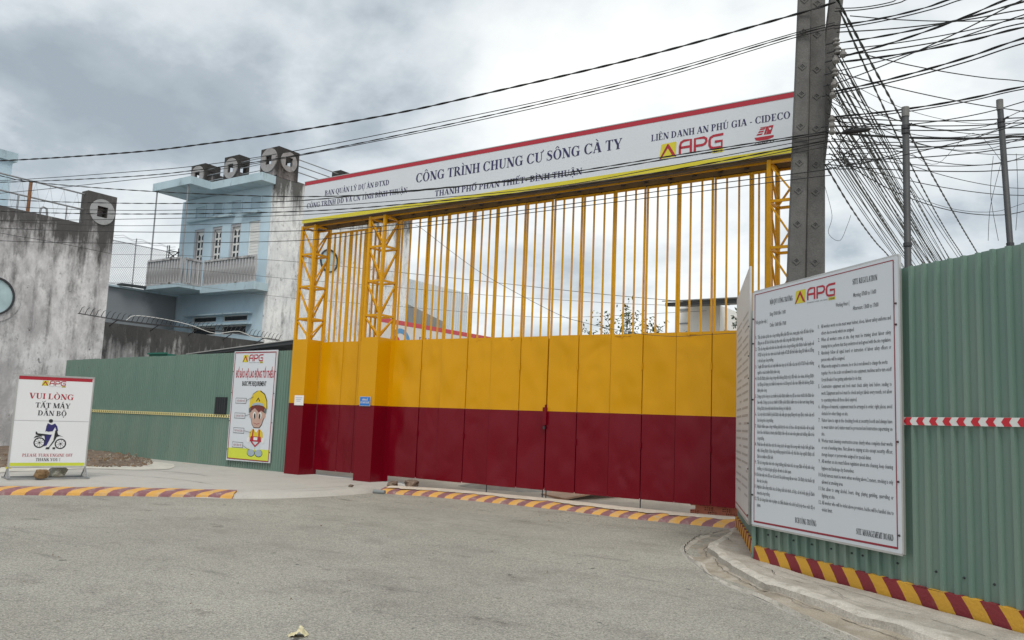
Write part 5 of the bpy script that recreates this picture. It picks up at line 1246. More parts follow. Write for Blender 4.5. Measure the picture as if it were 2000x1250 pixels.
# ================================================================ BLUE HOUSE
YH = 23.97
FH = Frame((0, YH, 0), (1, 0, 0), (0, -1, 0))           # facade, u = X
bh = thing('blue_house', 'pale blue house with balcony, rooftop coin blocks and whitewashed side wall', 'house', (-33, 28, 0))
doors = [(-35.20, -34.45), (-33.84, -33.10), (-32.48, -31.73), (-31.15, -30.38)]
vents = [(-35.22, -34.47), (-33.86, -33.12), (-32.50, -31.75), (-31.12, -30.38)]
lows = [(-34.80, -33.0, 5.60, 5.90), (-32.53, -30.78, 5.60, 5.90), (-34.80, -33.0, 5.0, 5.42), (-32.53, -30.82, 5.0, 5.42)]
holes = [(a, b, 7.3, 10.18) for a, b in doors]+lows
mb = MB(); wall_holes(mb, FH, -36.15, XW-0.24, -0.15, 11.72, holes, -0.22, 0.0); mk('wall', mb, BLUE, bh)
for a, b in vents:
    mb = MB()
    for (x0, x1, z0, z1) in ((a-0.03, b+0.03, 11.28, 11.33), (a-0.03, a+0.03, 10.76, 11.28), (b-0.03, b+0.03, 10.76, 11.28)): mb.prism([(x0, z0), (x1, z0), (x1, z1), (x0, z1)], FH, 0.0, 0.05)
    v_ = mk('vent_surround', mb, BLUE, bh)
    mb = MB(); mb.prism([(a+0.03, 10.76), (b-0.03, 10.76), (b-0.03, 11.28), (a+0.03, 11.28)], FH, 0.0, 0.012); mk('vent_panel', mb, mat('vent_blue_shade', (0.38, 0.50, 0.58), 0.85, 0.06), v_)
for (a, b, z) in ((-35.7, -32.2, 10.60), (-31.6, -30.3, 10.55)):
    mb = MB(); mb.prism([(a, z-0.06), (b, z-0.06), (b, z+0.03), (a, z+0.03)], FH, 0.0, 0.22); mk('ledge', mb, BLUES, bh)
for i, (a, b) in enumerate(doors):
    d = thing('door', None, None, (0, 0, 0)); d.parent = bh; d.location = Vector(((a+b)/2, YH, 7.3))-Vector(bh.location)
    if i == 3:
        mb = MB(); mb.prism([(a, 7.3), (b, 7.3), (b, 10.18), (a, 10.18)], FH, -0.12, -0.06)
        for z in range(20): mb.prism([(a+0.08, 7.45+z*0.13), (b-0.08, 7.45+z*0.13), (b-0.08, 7.52+z*0.13), (a+0.08, 7.52+z*0.13)], FH, -0.06, -0.045)
        mk('shutter', mb, WHITE2, d); continue
    mb = MB(); mb.prism([(a, 7.3), (a+0.10, 7.3), (a+0.10, 10.18), (a, 10.18)], FH, -0.18, -0.04); mb.prism([(b-0.10, 7.3), (b, 7.3), (b, 10.18), (b-0.10, 10.18)], FH, -0.18, -0.04); mb.prism([(a+0.1, 10.06), (b-0.1, 10.06), (b-0.1, 10.18), (a+0.1, 10.18)], FH, -0.18, -0.04)
    mk('frame', mb, mat('door_frame_grey', (0.42, 0.42, 0.44), 0.6, 0.08, 3), d)
    mb = MB(); mb.prism([(a+0.1, 7.3), (b-0.1, 7.3), (b-0.1, 10.06), (a+0.1, 10.06)], FH, -0.17, -0.12); mk('leaf', mb, WHITE2, d)
    for r_ in range(4):
        for c_ in range(2):
            w = (b-a-0.2)/2; x = a+0.1+c_*w; z = 8.55+r_*0.37
            mb = MB(); pl_ = [(x+0.07, z), (x+w-0.05, z), (x+w-0.05, z+0.27), (x+0.07, z+0.27)]
            if r_ == 3: pl_ = [(x+0.07, z), (x+w-0.05, z), (x+w-0.05, z+(0.30 if c_ else 0.18)), (x+0.07, z+(0.18 if c_ else 0.30))][:4]
            mb.prism(pl_, FH, -0.118, -0.108); mk('pane', mb, DGLASS, d)
for i, (a, b, z0, z1) in enumerate(lows):
    w_ = thing('window', None, None, (0, 0, 0)); w_.parent = bh; w_.location = Vector(((a+b)/2, YH, z0))-Vector(bh.location)
    mb = MB()
    for (x0, x1, y0, y1) in ((a, b, z0, z0+0.05), (a, b, z1-0.05, z1), (a, a+0.05, z0+0.05, z1-0.05), (b-0.05, b, z0+0.05, z1-0.05)): mb.prism([(x0, y0), (x1, y0), (x1, y1), (x0, y1)], FH, -0.16, -0.04)
    mk('frame', mb, WHITE2, w_)
    mb = MB(); mb.prism([(a+0.05, z0+0.05), (b-0.05, z0+0.05), (b-0.05, z1-0.05), (a+0.05, z1-0.05)], FH, -0.14, -0.10); mk('pane', mb, DGLASS, w_)
for z in (5.94, 5.45):
    mb = MB(); mb.prism([(-35.2, z-0.03), (-30.42, z-0.03), (-30.42, z+0.03), (-35.2, z+0.03)], FH, 0.0, 0.28); mk('sunshade', mb, BLUES, bh)
# roof slab with the projecting left bay
mb = MB(); mb.box((-36.05, 22.10, 11.74), (-33.10, 33.2, 12.10)); mk('roof_slab', mb, BLUES, bh)
mb = MB(); mb.box((-33.10, 23.17, 11.72), (XW-0.24, 33.2, 12.08)); mk('roof_slab', mb, BLUES, bh)
mb = MB(); mb.box((XW-0.24, 23.17, 11.72), (XW+0.0, YH-0.03, 12.08)); mk('slab_end', mb, BLUES, bh)
# balcony floors, fascia and balusters
mb = MB(); mb.box((-36.0, 22.10, 7.0), (-33.3, YH-0.004, 7.16)); mk('balcony_floor', mb, BLUES, bh)
mb = MB(); mb.box((-33.3, 23.2, 6.86), (XW-0.0, YH-0.004, 7.20)); mk('balcony_floor', mb, BLUES, bh)
def baluster_run(p, q, n):
    p, q = Vector(p), Vector(q); d = (q-p)/n
    for k in range(n+1):
        c = p+d*k; mb = MB(); mb.box((c.x-0.05, c.y-0.05, 7.17), (c.x+0.05, c.y+0.05, 8.30)); mk('baluster', mb, BALU, bh)
    mb = MB(); mb.bar((p.x, p.y, 8.34), (q.x, q.y, 8.34), 0.16, 0.09); mk('handrail', mb, BALU, bh)
    mb = MB(); mb.bar((p.x, p.y, 7.21), (q.x, q.y, 7.21), 0.14, 0.08); mk('bottom_rail', mb, BALU, bh)
baluster_run((-35.92, 22.18, 0), (-33.40, 22.18, 0), 12)
baluster_run((-33.38, 22.36, 0), (-33.38, 23.2, 0), 4)
baluster_run((-33.16, 23.28, 0), (-29.62, 23.28, 0), 17)
baluster_run((-35.92, 22.4, 0), (-35.92, 23.85, 0), 6)
for (x, y) in ((-35.85, 22.22), (-33.42, 22.22)):
    mb = MB(); mb.tube([(x, y, 7.2), (x, y, 11.74)], 0.035, 8); mk('pipe_column', mb, STEEL, bh)
# side wall with porthole
FXh = Frame((XW, 0, 0), (0, 1, 0), (1, 0, 0))
mb = MB(); wall_holes(mb, FXh, YH-0.0, 33.2, -0.15, 12.16, [], -0.22, 0.0); mk('side_wall', mb, SIDEW, bh)
mb = MB(); mb.box((-36.15, 33.0, -0.15), (XW-0.23, 33.19, 11.7)); mk('rear_wall', mb, BLUE, bh)
mb = MB(); mb.box((-36.37, YH+0.0, -0.15), (-36.16, 33.0, 11.7)); mk('left_wall', mb, BLUE, bh)
mb = MB(); mb.ring((27.42, 8.86), 0.50, 0.57, FXh, 0.0, 0.06, 40); mk('porthole_frame', mb, DKSTEEL, bh)
mb = MB(); mb.prism(circ(27.42, 8.86, 0.52, n=36), FXh, 0.002, 0.012); mk('porthole_glass', mb, GLASS_B, bh)
# coin blocks on the roof
def coin_block(x0, x1, y0, y1, z0, z1, faces):
    t = thing('coin_block', None, None, (0, 0, 0)); t.parent = bh; t.location = Vector(((x0+x1)/2, (y0+y1)/2, z0))-Vector(bh.location)
    th = 0.10; cz = (z0+z1)/2+0.12; h = 0.19
    for f in ('f', 'b', 'l', 'r'):
        if f in 'fb':
            fr = Frame((0, y0 if f == 'f' else y1, 0), (1, 0, 0), (0, -1 if f == 'f' else 1, 0)); a, b = x0, x1
        else:
            fr = Frame((x1 if f == 'r' else x0, 0, 0), (0, 1, 0), (1 if f == 'r' else -1, 0, 0)); a, b = y0+th, y1-th
        c = (a+b)/2
        mb = MB(); wall_holes(mb, fr, a, b, z0, z1, [(c-h, c+h, cz-h*1.15, cz+h*1.15)], -th, 0.0); mk('face', mb, COINM, t)
        if f in faces:
            mb = MB(); mb.ring((c, cz), 0, min(b-a, z1-z0)*0.46, fr, 0.0, 0.05, 40, 0, sq=h*1.08); mk('coin_relief', mb, COINP, t)
coin_block(-30.70, XW+0.012, YH+0.0, 25.17, 12.10, 13.50, 'fr')
coin_block(-33.42, -32.35, YH+0.05, 24.65, 12.10, 13.55, 'f')
coin_block(-36.0, -34.9, YH+0.05, 24.9, 12.10, 13.50, 'f')
mb = MB(); mb.box((-34.90, 24.2, 12.10), (-34.3, 24.9, 12.9)); mk('stub_block', mb, COINM, bh)
mb = MB(); mb.box((XW-0.6, 27.80, 12.17), (XW+0.0, 28.70, 13.45)); mk('rear_block', mb, COINM, bh)
for z in (13.26, 12.96, 12.66):
    mb = MB(); mb.tube([(XW-0.15, 25.15, z), (XW-0.15, 27.82, z)], 0.025, 6); mk('roof_pipe', mb, STEEL, bh)
    mb = MB(); mb.tube([(-30.72, YH+0.2, z-0.05), (-32.36, YH+0.2, z-0.05)], 0.02, 6); mk('roof_pipe', mb, STEEL, bh)
    mb = MB(); mb.tube([(-33.40, YH+0.2, z-0.05), (-34.88, YH+0.2, z-0.05)], 0.02, 6); mk('roof_pipe', mb, STEEL, bh)

# grey annexe with chain-link fence
mb = MB(); FA = Frame((-36.18, 0, 0), (0, 1, 0), (1, 0, 0)); wall_holes(mb, FA, 16.8, YH-0.03, -0.15, 6.93, [], -0.2, 0.0)
mk('annexe_wall', mb, GREYW, None, 'plain blue-grey annexe wall left of the blue house under the chain-link fence', 'wall')
mb = MB(); mb.box((-36.7, 16.8, 6.935), (-36.05, YH-0.03, 7.02)); mk('annexe_coping', mb, BLUES, None, 'pale coping slab along the top of the blue-grey annexe wall', 'coping')
cf = thing('chain_link_fence', 'chain-link fence with barbed wire on the annexe left of the balcony', 'fence', (-36.3, 20.5, 7.02))
FCL = Frame((-36.3, 0, 0), (0, 1, 0), (1, 0, 0))
for u in (18.4, 20.0, 21.68, 23.3):
    mb = MB(); mb.tube([FCL(u, 7.02, 0), FCL(u, 9.15, 0), FCL(u, 9.25, 0.0), FCL(u-0.06, 9.36, 0.12)], 0.025, 6); mk('post', mb, STEEL, cf)
for z in (9.08, 7.10):
    mb = MB(); mb.tube([FCL(17.0, z, 0), FCL(23.7, z, 0)], 0.018, 6); mk('rail', mb, STEEL, cf)
mb = MB(); st_ = 0.115
for k in range(-18, 60):
    for sgn in (1, -1):
        u0_ = 17.0+k*st_; pts_ = []
        a = (u0_, 7.1) if sgn > 0 else (u0_, 9.08); b = (u0_+1.98*0.9, 9.08 if sgn > 0 else 7.1)
        ua, ub = max(17.0, a[0]), min(23.7, b[0])
        if ua >= ub: continue
        f = lambda u: a[1]+(b[1]-a[1])*(u-a[0])/(b[0]-a[0])
        mb.tube([FCL(ua, f(ua), 0.004*sgn), FCL(ub, f(ub), 0.004*sgn)], 0.009, 3, cap=False)
mk('wire_mesh', mb, STEEL, cf, kind='stuff', normals=False)
for j in range(2):
    mb = MB(); mb.tube([FCL(17.2+k*0.25, 9.26+0.08*j+0.05*math.sin(k*1.7+j), 0.06+0.06*math.cos(k*2.1)) for k in range(27)], 0.009, 4); mk('barbed_strand', mb, STEEL, cf)
mb = MB(); mb.prism([(20.9, 7.04), (22.6, 7.10), (22.6, 7.18), (20.9, 7.12)], FCL, 0.1, 0.5); mk('tin_awning', mb, ROOFD, None, 'dark scrap of tin roofing on the annexe behind the chain-link fence', 'roofing')
# old shelf of things on balcony end: a black bracket frame
mb = MB()
for a, b in (((23.25, 8.0), (23.25, 9.35)), ((23.75, 8.0), (23.75, 9.3)), ((23.25, 9.0), (23.75, 8.7)), ((23.25, 8.7), (23.75, 9.1)), ((23.2, 9.1), (23.8, 9.1))): mb.tube([FCL(*a, 0.25), FCL(*b, 0.25)], 0.028, 5)
mk('bracket_frame', mb, DKSTEEL, None, 'black bracket frame standing at the left end of the balcony', 'bracket')

# pale blue building at the very edge of the picture
fb = thing('far_building', 'pale blue building corner at the left edge behind the old wall', 'building', (-46, 14, 0))
mb = MB(); mb.box((-49, 6, -0.15), (-42.0, 18.45, 13.0)); mk('wall', mb, BLUE, fb)
mb = MB(); mb.box((-49.2, 5.8, 13.003), (-41.85, 18.6, 13.42)); mk('roof_slab', mb, BLUES, fb)

# guard booth behind the fence
gb = thing('guard_booth', 'guard booth behind the left fence, only its dark sloping roof edge showing', 'booth', (-20.5, 17.2, 0))
mb = MB(); mb.box((-23.0, 16.3, -0.1), (-18.8, 18.4, 3.02)); mk('wall', mb, TIN, gb)
mb = MB(); mb.add([(-23.5, 16.1, 3.24), (-18.5, 16.1, 3.54), (-18.5, 18.6, 3.5), (-23.5, 18.6, 3.2), (-23.5, 16.1, 3.30), (-18.5, 16.1, 3.66), (-18.5, 18.6, 3.62), (-23.5, 18.6, 3.27)], [(0, 3, 2, 1), (4, 5, 6, 7), (0, 1, 5, 4), (1, 2, 6, 5), (2, 3, 7, 6), (3, 0, 4, 7)]); mk('roof', mb, ROOFD, gb)
mb = MB(); mb.bar((-23.5, 16.08, 3.31), (-18.5, 16.08, 3.665), 0.03, 0.025); mk('roof_trim', mb, ALU, gb)
mb = MB(); mb.box((-24.8, 15.62, 3.10), (-23.85, 15.95, 3.29)); mb.bar((-24.85, 15.6, 3.295), (-23.8, 15.6, 3.30), 0.05); mk('green_cover', mb, mat('dark_green_plastic', (0.01, 0.13, 0.09), 0.5, 0.1), None, 'dark green plastic cover peeping over the left fence', 'cover')

# ================================================================ BEHIND THE GATE
yb = thing('yard_banner', 'white hoarding banner with red top stripe seen through the gate bars', 'sign', (-26, 33, 3))
FYB = Frame((-26.0, 0, 0), (0, 1, 0), (1, 0, 0))
mb = MB(); mb.prism([(27.3, 3.2), (38.5, 3.2), (38.5, 6.02), (27.3, 6.02)], FYB, -0.05, 0.0); mk('panel', mb, FADE, yb)
mb = MB(); mb.flat([(27.3, 5.82), (38.5, 5.82), (38.5, 6.03), (27.3, 6.03)], FYB, 0.006); mk('red_stripe', mb, BANR, yb, normals=False)
mb = MB(); mb.ring((28.9, 4.95), 0.50, 0.72, FYB, 0.002, 0.008, 30); mk('round_emblem', mb, mat('faded_blue_ink', (0.10, 0.28, 0.50), 0.5, 0), yb)
mb = MB(); mb.flat(circ(28.6, 5.0, 0.30, n=16), FYB, 0.006); mk('emblem_centre', mb, BANR, yb, normals=False)
mk('lettering', put_serif(MB(), 'BAN QUẢN LÝ DỰ ÁN ĐTXD', FYB, 30.2, 37.0, 5.12, 0.30, 0.006), mat('faded_maroon_ink', (0.22, 0.08, 0.12), 0.5, 0), yb, normals=False)
for y in (27.5, 31, 34.5, 38.3):
    mb = MB(); mb.box((-26.15, y-0.04, -0.1), (-26.06, y+0.04, 6.0)); mk('post', mb, STEEL, yb)
sh = thing('tin_shed', 'pale corrugated shed wall behind the white yard banner', 'shed', (-31, 36, 0))
mb = MB(); FSh = Frame((-30.2, 0, 0), (0, 1, 0), (1, 0, 0)); corrugated(mb, FSh, 33.3, 39.3, -0.1, 9.12, 0.2, 0.03); mk('side_sheet', mb, TIN, sh, normals=False)
mb = MB(); mb.box((-36, 39.3, -0.1), (-30.2, 39.4, 9.0)); mk('end_sheet', mb, TIN, sh)
mb = MB(); mb.add([(-29.9, 33.21, -0.1), (-29.9, 37.0, -0.1), (-29.9, 37.0, 7.05), (-29.9, 33.21, 7.75), (-30.05, 33.21, -0.1), (-30.05, 37.0, -0.1), (-30.05, 37.0, 7.05), (-30.05, 33.21, 7.75)], [(0, 1, 2, 3), (4, 7, 6, 5), (3, 2, 6, 7), (1, 5, 6, 2), (0, 3, 7, 4)])
mk('sloping_wall', mb, mat('grey_render_streaked', (0.25, 0.26, 0.26), 0.9, 0.15, 1.5, stretch=(1, 2, 0.3)), None, 'grey wall with sloping top beside the tin shed', 'wall')

wb = thing('white_building', 'white building with dark slatted canopy in the distance behind the gate', 'building', (-18, 47, 0))
mb = MB(); mb.box((-19.0, 45, -0.15), (-16.6, 52, 8.55)); mk('wall', mb, WHITE2, wb)
mb = MB(); mb.box((-19.05, 44.96, 8.32), (-18.5, 45.0, 8.45)); mb.box((-19.05, 44.96, 7.55), (-18.5, 45.0, 7.63)); mk('cornice', mb, GREYW, wb)
for k in range(9):
    mb = MB(); y0 = 41.5+k*0.38; mb.box((-18.4+0.12*k*0, y0, 8.10+0.05*k), (-12.6, y0+0.14, 8.30+0.05*k)); mk('canopy_slat', mb, ROOFD, wb)
mb = MB(); mb.add([(-18.5, 41.3, 8.33), (-12.4, 41.3, 8.33), (-12.4, 45.0, 8.85), (-18.5, 45.0, 8.85), (-18.5, 41.3, 8.38), (-12.4, 41.3, 8.38), (-12.4, 45.0, 8.90), (-18.5, 45.0, 8.90)], [(0, 3, 2, 1), (4, 5, 6, 7), (0, 1, 5, 4), (1, 2, 6, 5), (2, 3, 7, 6), (3, 0, 4, 7)]); mk('canopy_roof', mb, mat('grey_tin_roof', (0.22, 0.23, 0.24), 0.5, 0.1), wb)
mb = MB(); mb.box((-13.1, 44.6, -0.15), (-12.7, 45.0, 8.7)); mk('column', mb, WHITE2, wb)

# loose tree behind the gate: trunk, limbs and leaves
def leaf_cloud(mb, rnd, c, n, sp, size, mi=0):
    for _ in range(n):
        p = Vector(c)+Vector((rnd.gauss(0, sp[0]), rnd.gauss(0, sp[1]), rnd.gauss(0, sp[2])))
        d = Vector((rnd.gauss(0, 1), rnd.gauss(0, 1), rnd.gauss(0, 0.7))).normalized(); s = size*rnd.uniform(0.6, 1.3)
        e_ = d.orthogonal().normalized()*s*0.42
        mb.add([p-d*s, p+e_, p+d*s, p-e_], [(0, 1, 2, 3)], mi)
def tree(name, base, label, tips, leafm, size, n, seed):
    t = thing(name, label, 'tree', base); rnd = random.Random(seed); b = Vector(base)
    mb = MB(); mb.tube([b, b+Vector((0.05, 0, 1.6)), b+Vector((-0.05, 0, 3.2))], [0.10, 0.08, 0.06], 7); mk('trunk', mb, BARK, t)
    lm = MB()
    for tip in tips:
        q = Vector(tip); m0 = b+Vector((rnd.uniform(-.1, .1), 0, rnd.uniform(1.8, 3.1))); mid = m0.lerp(q, 0.55)+Vector((rnd.uniform(-.2, .2), rnd.uniform(-.2, .2), -0.12))
        pts_ = spline([m0, mid, q], 5); mb = MB(); mb.tube(pts_, [0.028-0.023*k/(len(pts_)-1) for k in range(len(pts_))], 5); mk('branch', mb, BARK, t)
        for k in range(3, len(pts_)): leaf_cloud(lm, rnd, pts_[k], n, (0.13, 0.13, 0.10), size)
        for k in range(4):
            s0 = pts_[rnd.randrange(4, len(pts_))]; s1 = s0+Vector((rnd.uniform(-.3, .3), rnd.uniform(-.3, .3), rnd.uniform(0.05, .35)))
            mb2 = MB(); mb2.tube([s0, s1], [0.007, 0.003], 4); mk('twig', mb2, BARK, t); leaf_cloud(lm, rnd, s1, 4, (0.08, 0.08, 0.07), size)
    mk('crown', lm, leafm, t, normals=False)
    return t
rnd = random.Random(21)
tree('yard_tree', (-10.6, 22.0, 0.0), 'sparse leafy treetop showing above the right half of the gate sheets',
     [(-12.0+0.27*k, 22+rnd.uniform(-.7, .7), 4.15+0.85*math.exp(-((k-4.0)/3.2)**2)*rnd.uniform(.75, 1.1)) for k in range(11)], LEAF, 0.058, 17, 5)
pt = thing('pine_tree', 'dark conifer branches at the right edge behind the gate bars', 'tree', (-11.3, 34, 0)); rnd = random.Random(9)
mb = MB(); mb.tube([(-11.3, 34, -0.1), (-11.3, 34, 7.2)], [0.16, 0.03], 7); mk('trunk', mb, BARK, pt)
cm = MB()
for k in range(46):
    z = 3.6+3.4*k/46; r_ = (7.3-z)*0.48+0.1; a = k*2.4; tip = Vector((-11.3+r_*math.cos(a), 34+r_*math.sin(a), z+0.25)); b = Vector((-11.3, 34, z))
    mb = MB(); mb.tube([b, b.lerp(tip, 0.5)-Vector((0, 0, 0.05)), tip], [0.03, 0.02, 0.008], 4); mk('branch', mb, BARK, pt)
    for q in range(26):
        t_ = rnd.uniform(0.15, 1.02); leaf_cloud(cm, rnd, b.lerp(tip, t_), 1, (0.07, 0.07, 0.06), 0.10)
mk('crown', cm, LEAFD, pt, normals=False)

# ================================================================ POLES AND WIRES
def concrete_pole(base, top, w0_, w1_, label, holes=True):
    t = thing('concrete_pole', label, 'pole', base); b, q = Vector(base), Vector(top); d = (q-b).normalized()
    vx = Vector((0.95, 0.31, 0)); vx = (vx-d*vx.dot(d)).normalized(); vy = d.cross(vx)
    mb = MB(); rings = []
    for k in range(25):
        f = k/24; c = b.lerp(q, f); w = (w0_+(w1_-w0_)*f)/2; ch = w*0.22; dd = w*0.9
        rg = [(w-ch, -dd), (w, -dd+ch), (w, dd-ch), (w-ch, dd), (-w+ch, dd), (-w, dd-ch), (-w, -dd+ch), (-w+ch, -dd)]
        rings.append([c+vx*x+vy*y for x, y in rg])
    mb.add([v for r_ in rings for v in r_], [(i*8+k, i*8+(k+1) % 8, (i+1)*8+(k+1) % 8, (i+1)*8+k) for i in range(24) for k in range(8)])
    mb.add(rings[-1], [tuple(range(8))]); mk('shaft', mb, CONC, t)
    if holes:
        Lh = (q-b).length; s = 3.9
        k = 0
        while s < Lh-0.2:
            f = s/Lh; c = b.lerp(q, f); w = (w0_+(w1_-w0_)*f)/2; o = c-vy*(w*0.9+0.001) if (vy.dot(Vector((0, -1, 0))) < 0) else c+vy*(w*0.9+0.001)
            n_ = (o-c).normalized(); fr = Frame(o, vx, n_)
            mb = MB(); mb.ring((0, 0), 0.0, 0.062, fr, 0.0, 0.009, 4, sq=0.040); mk('cast_recess', mb, CONC, t)
            mb = MB(); mb.prism(circ(0, 0, 0.015, n=8), fr, 0.001, 0.003); mk('bolt_hole', mb, BLACK, t)
            s += (0.44, 0.58, 0.52)[k % 3]; k += 1
    return t
concrete_pole((-3.665, 12.80, -0.15), (-3.36, 12.80, 9.6), 0.32, 0.18, 'front left of the paired concrete poles behind the regulation board')
concrete_pole((-3.365, 13.00, -0.15), (-3.245, 13.04, 9.6), 0.35, 0.22, 'front right of the paired concrete poles, next to the insulators')
concrete_pole((-4.00, 13.20, -0.15), (-2.86, 13.25, 9.9), 0.30, 0.20, 'leaning concrete strut pole behind the concrete pair', holes=False)
def steel_pole(base, top, r, label):
    t = thing('steel_pole', label, 'pole', base); b, q = Vector(base), Vector(top)
    mb = MB(); mb.tube([b, q], r, 12); mk('tube', mb, mat('dull_pole_steel', (0.05, 0.053, 0.057), 0.6, 0.25, 4), t, smooth=True)
    mb = MB(); mb.tube([q-Vector((0, 0, 0.12)), q+Vector((0, 0, 0.02))], r*1.12, 12); mk('cap', mb, mat('pale_pipe_cap', (0.16, 0.16, 0.155), 0.6, 0.2, 6), t)
    for z in (0.25, 0.32, 1.95):
        p = q+(b-q).normalized()*z; mb = MB(); mb.tube([p, p+(b-q).normalized()*0.05], r*1.25, 12); mk('clamp', mb, DKSTEEL, t)
    mb = MB(); p = q+(b-q).normalized()*0.27; mb.tube([p+Vector((0.03, -0.03, 0)), p+Vector((0.09, -0.05, 0.02))], 0.014, 6); mk('hook', mb, DKSTEEL, t)
steel_pole((-1.92, 12.5, -0.15), (-1.915, 12.5, 6.24), 0.047, 'upright steel pole just right of the regulation board')
steel_pole((-0.54, 12.5, -0.15), (-0.755, 12.5, 6.13), 0.038, 'leaning steel pole near the right edge')

# insulators on the right-hand pole
def insulator(p, r, h, n, label):
    t = thing('insulator', label, 'insulator', p, 'insulators on the concrete pole'); b = Vector(p)
    mb = MB(); pts_, rr = [], []
    for k in range(n*4+1):
        pts_.append(b+Vector((0, 0, h*k/(n*4)))); rr.append(r*(1.0 if k % 4 in (1, 2) else 0.55))
    mb.tube(pts_, rr, 10); mk('porcelain', mb, PORC, t)
    mb = MB(); mb.tube([b+Vector((-0.16, 0.02, h*0.5)), b+Vector((0, 0, h*0.5))], 0.012, 6); mk('bracket_arm', mb, DKSTEEL, t)
    return t
for i, (x, z, n, nm) in enumerate(((-2.90, 7.50, 2, 'topmost small insulator on the concrete pole'), (-2.88, 7.36, 2, 'second small insulator from the top on the pole'), (-2.80, 7.29, 1, 'small insulator set out farthest to the right on the pole'), (-2.91, 7.22, 1, 'fourth small insulator down the pole'), (-2.92, 7.02, 2, 'fifth small insulator down the pole'), (-2.93, 6.84, 1, 'sixth small insulator down the pole, above a yellow tie'), (-2.95, 6.68, 1, 'seventh small insulator down the pole'), (-2.97, 6.10, 3, 'lowest and tallest ribbed insulator on the pole'))):
    insulator((x, 12.72, z), 0.055 if n < 3 else 0.05, 0.12 if n < 3 else 0.30, n, nm)

# ---- wires: each is a polyline through points in space
def ray(x, y):
    return (rt*((x-1000)/F_PX)-up*((y-625)/F_PX)+fw)
def on_plane(x, y, P0, Q0):
    """point of a vertical plane through P0,Q0 (plan positions)"""
    n = Vector((-(Q0[1]-P0[1]), Q0[0]-P0[0], 0)); d = ray(x, y); return CAM+d*(n.dot(Vector((P0[0], P0[1], CAM.z))-CAM)/n.dot(d))
def wire(pts, r, label, group, m=CABLE, twist=0, n=5, name='overhead_cable'):
    r *= 0.76; P = spline(pts, 8 if twist else 6)
    mb = MB()
    if twist:
        D = [0.0]
        for a, b in zip(P, P[1:]): D.append(D[-1]+(b-a).length)
        N_ = max(8, int(D[-1]/0.09)); Q = []; k = 0
        for i in range(N_+1):
            s = D[-1]*i/N_
            while k < len(D)-2 and D[k+1] < s: k += 1
            Q.append(P[k].lerp(P[k+1], (s-D[k])/max(1e-6, D[k+1]-D[k])))
        for ph in range(twist):
            hel = []
            for i, q in enumerate(Q):
                d = (Q[min(i+1, N_)]-Q[max(i-1, 0)]).normalized(); a = d.cross(Vector((0, 0, 1))).normalized(); b = d.cross(a)
                th = i*0.09*2*math.pi/0.8+ph*2*math.pi/twist; hel.append(q+(a*math.cos(th)+b*math.sin(th))*r*0.62)
            mb.tube(hel, r*0.66, 4, cap=False)
    else: mb.tube(P, r*0.85, n, cap=False)
    return mk(name, mb, m, None, label, 'cable', group, normals=False, smooth=True)
PA, PB = (-3.2, 12.7), (-22.5, 9.6)
GL = 'overhead cables running left across the banner'
def left_wire(px, r, label, twist=0, m=CABLE, P0=PA, Q0=PB):
    pts = [on_plane(x, y, P0, Q0) for x, y in px]
    d = pts[0]-pts[1]; pts = [pts[0]+d.normalized()*4.0+Vector((0, 0, 0.15))]+pts     # carry on out of the frame
    return wire(pts, r, label, GL, m, twist)
left_wire([(-5, 314), (250, 298), (400, 281), (580, 255), (780, 220), (960, 180), (1250, 112), (1540, 32), (1632, 4)], 0.021, 'topmost thick twisted cable crossing the clouds from the left edge to the poles', 2)
left_wire([(-5, 353), (250, 336), (400, 322), (580, 294), (830, 245), (1080, 192), (1300, 138), (1540, 68), (1630, 44)], 0.012, 'upper thin cable of the three parallel cables above the banner')
left_wire([(-5, 356), (250, 345), (400, 330), (580, 303), (830, 253), (1080, 197), (1300, 143), (1540, 72), (1630, 49)], 0.013, 'middle twisted cable of the three parallel cables above the banner', 2)
left_wire([(-5, 378), (250, 352), (400, 335), (580, 305), (830, 257), (1080, 203), (1300, 149), (1540, 77), (1630, 54)], 0.012, 'lowest of the three parallel cables above the banner')
left_wire([(-5, 342), (77, 357), (300, 374), (580, 384), (800, 374), (1080, 341), (1320, 303), (1550, 267), (1620, 256)], 0.013, 'cable sagging across the second text row of the banner', 2)
left_wire([(-5, 389), (250, 397), (540, 394), (760, 376), (1080, 345), (1320, 308), (1550, 271), (1620, 260)], 0.012, 'cable just below the sagging one on the banner text', 2)
left_wire([(-5, 402), (250, 411), (580, 404), (820, 389), (1080, 365), (1320, 322), (1550, 279), (1620, 266)], 0.011, 'cable running along the lower banner edge, highest there')
left_wire([(-5, 412), (250, 418), (580, 413), (820, 396), (1080, 369), (1320, 331), (1550, 287), (1620, 273)], 0.013, 'twisted cable along the yellow banner edge', 2)
left_wire([(-5, 430), (250, 428), (580, 420), (820, 401), (1080, 372), (1320, 338), (1550, 292), (1620, 277)], 0.011, 'cable along the underside of the banner')
left_wire([(-5, 431), (250, 441), (580, 431), (820, 411), (1080, 380), (1320, 343), (1550, 299), (1620, 285)], 0.009, 'thin cable against the dark header beam')
left_wire([(-5, 445), (250, 453), (580, 451), (820, 435), (1080, 403), (1320, 369), (1540, 341), (1625, 330)], 0.012, 'upper of two cables crossing the tops of the gate bars')
left_wire([(-5, 470), (250, 475), (580, 470), (740, 452), (820, 443), (1080, 410), (1320, 380), (1540, 352), (1625, 342)], 0.011, 'lower of two cables crossing the tops of the gate bars')
left_wire([(-5, 454), (100, 472), (215, 495)], 0.012, 'dark cable sloping across the old stained wall', 0, CABLE, (-29.0, 16.0), (-29.0, 9.0))
PC, PD = (-4.0, 17.3), (-28.5, 16.9)
GY = 'thin slack wires behind the gate'
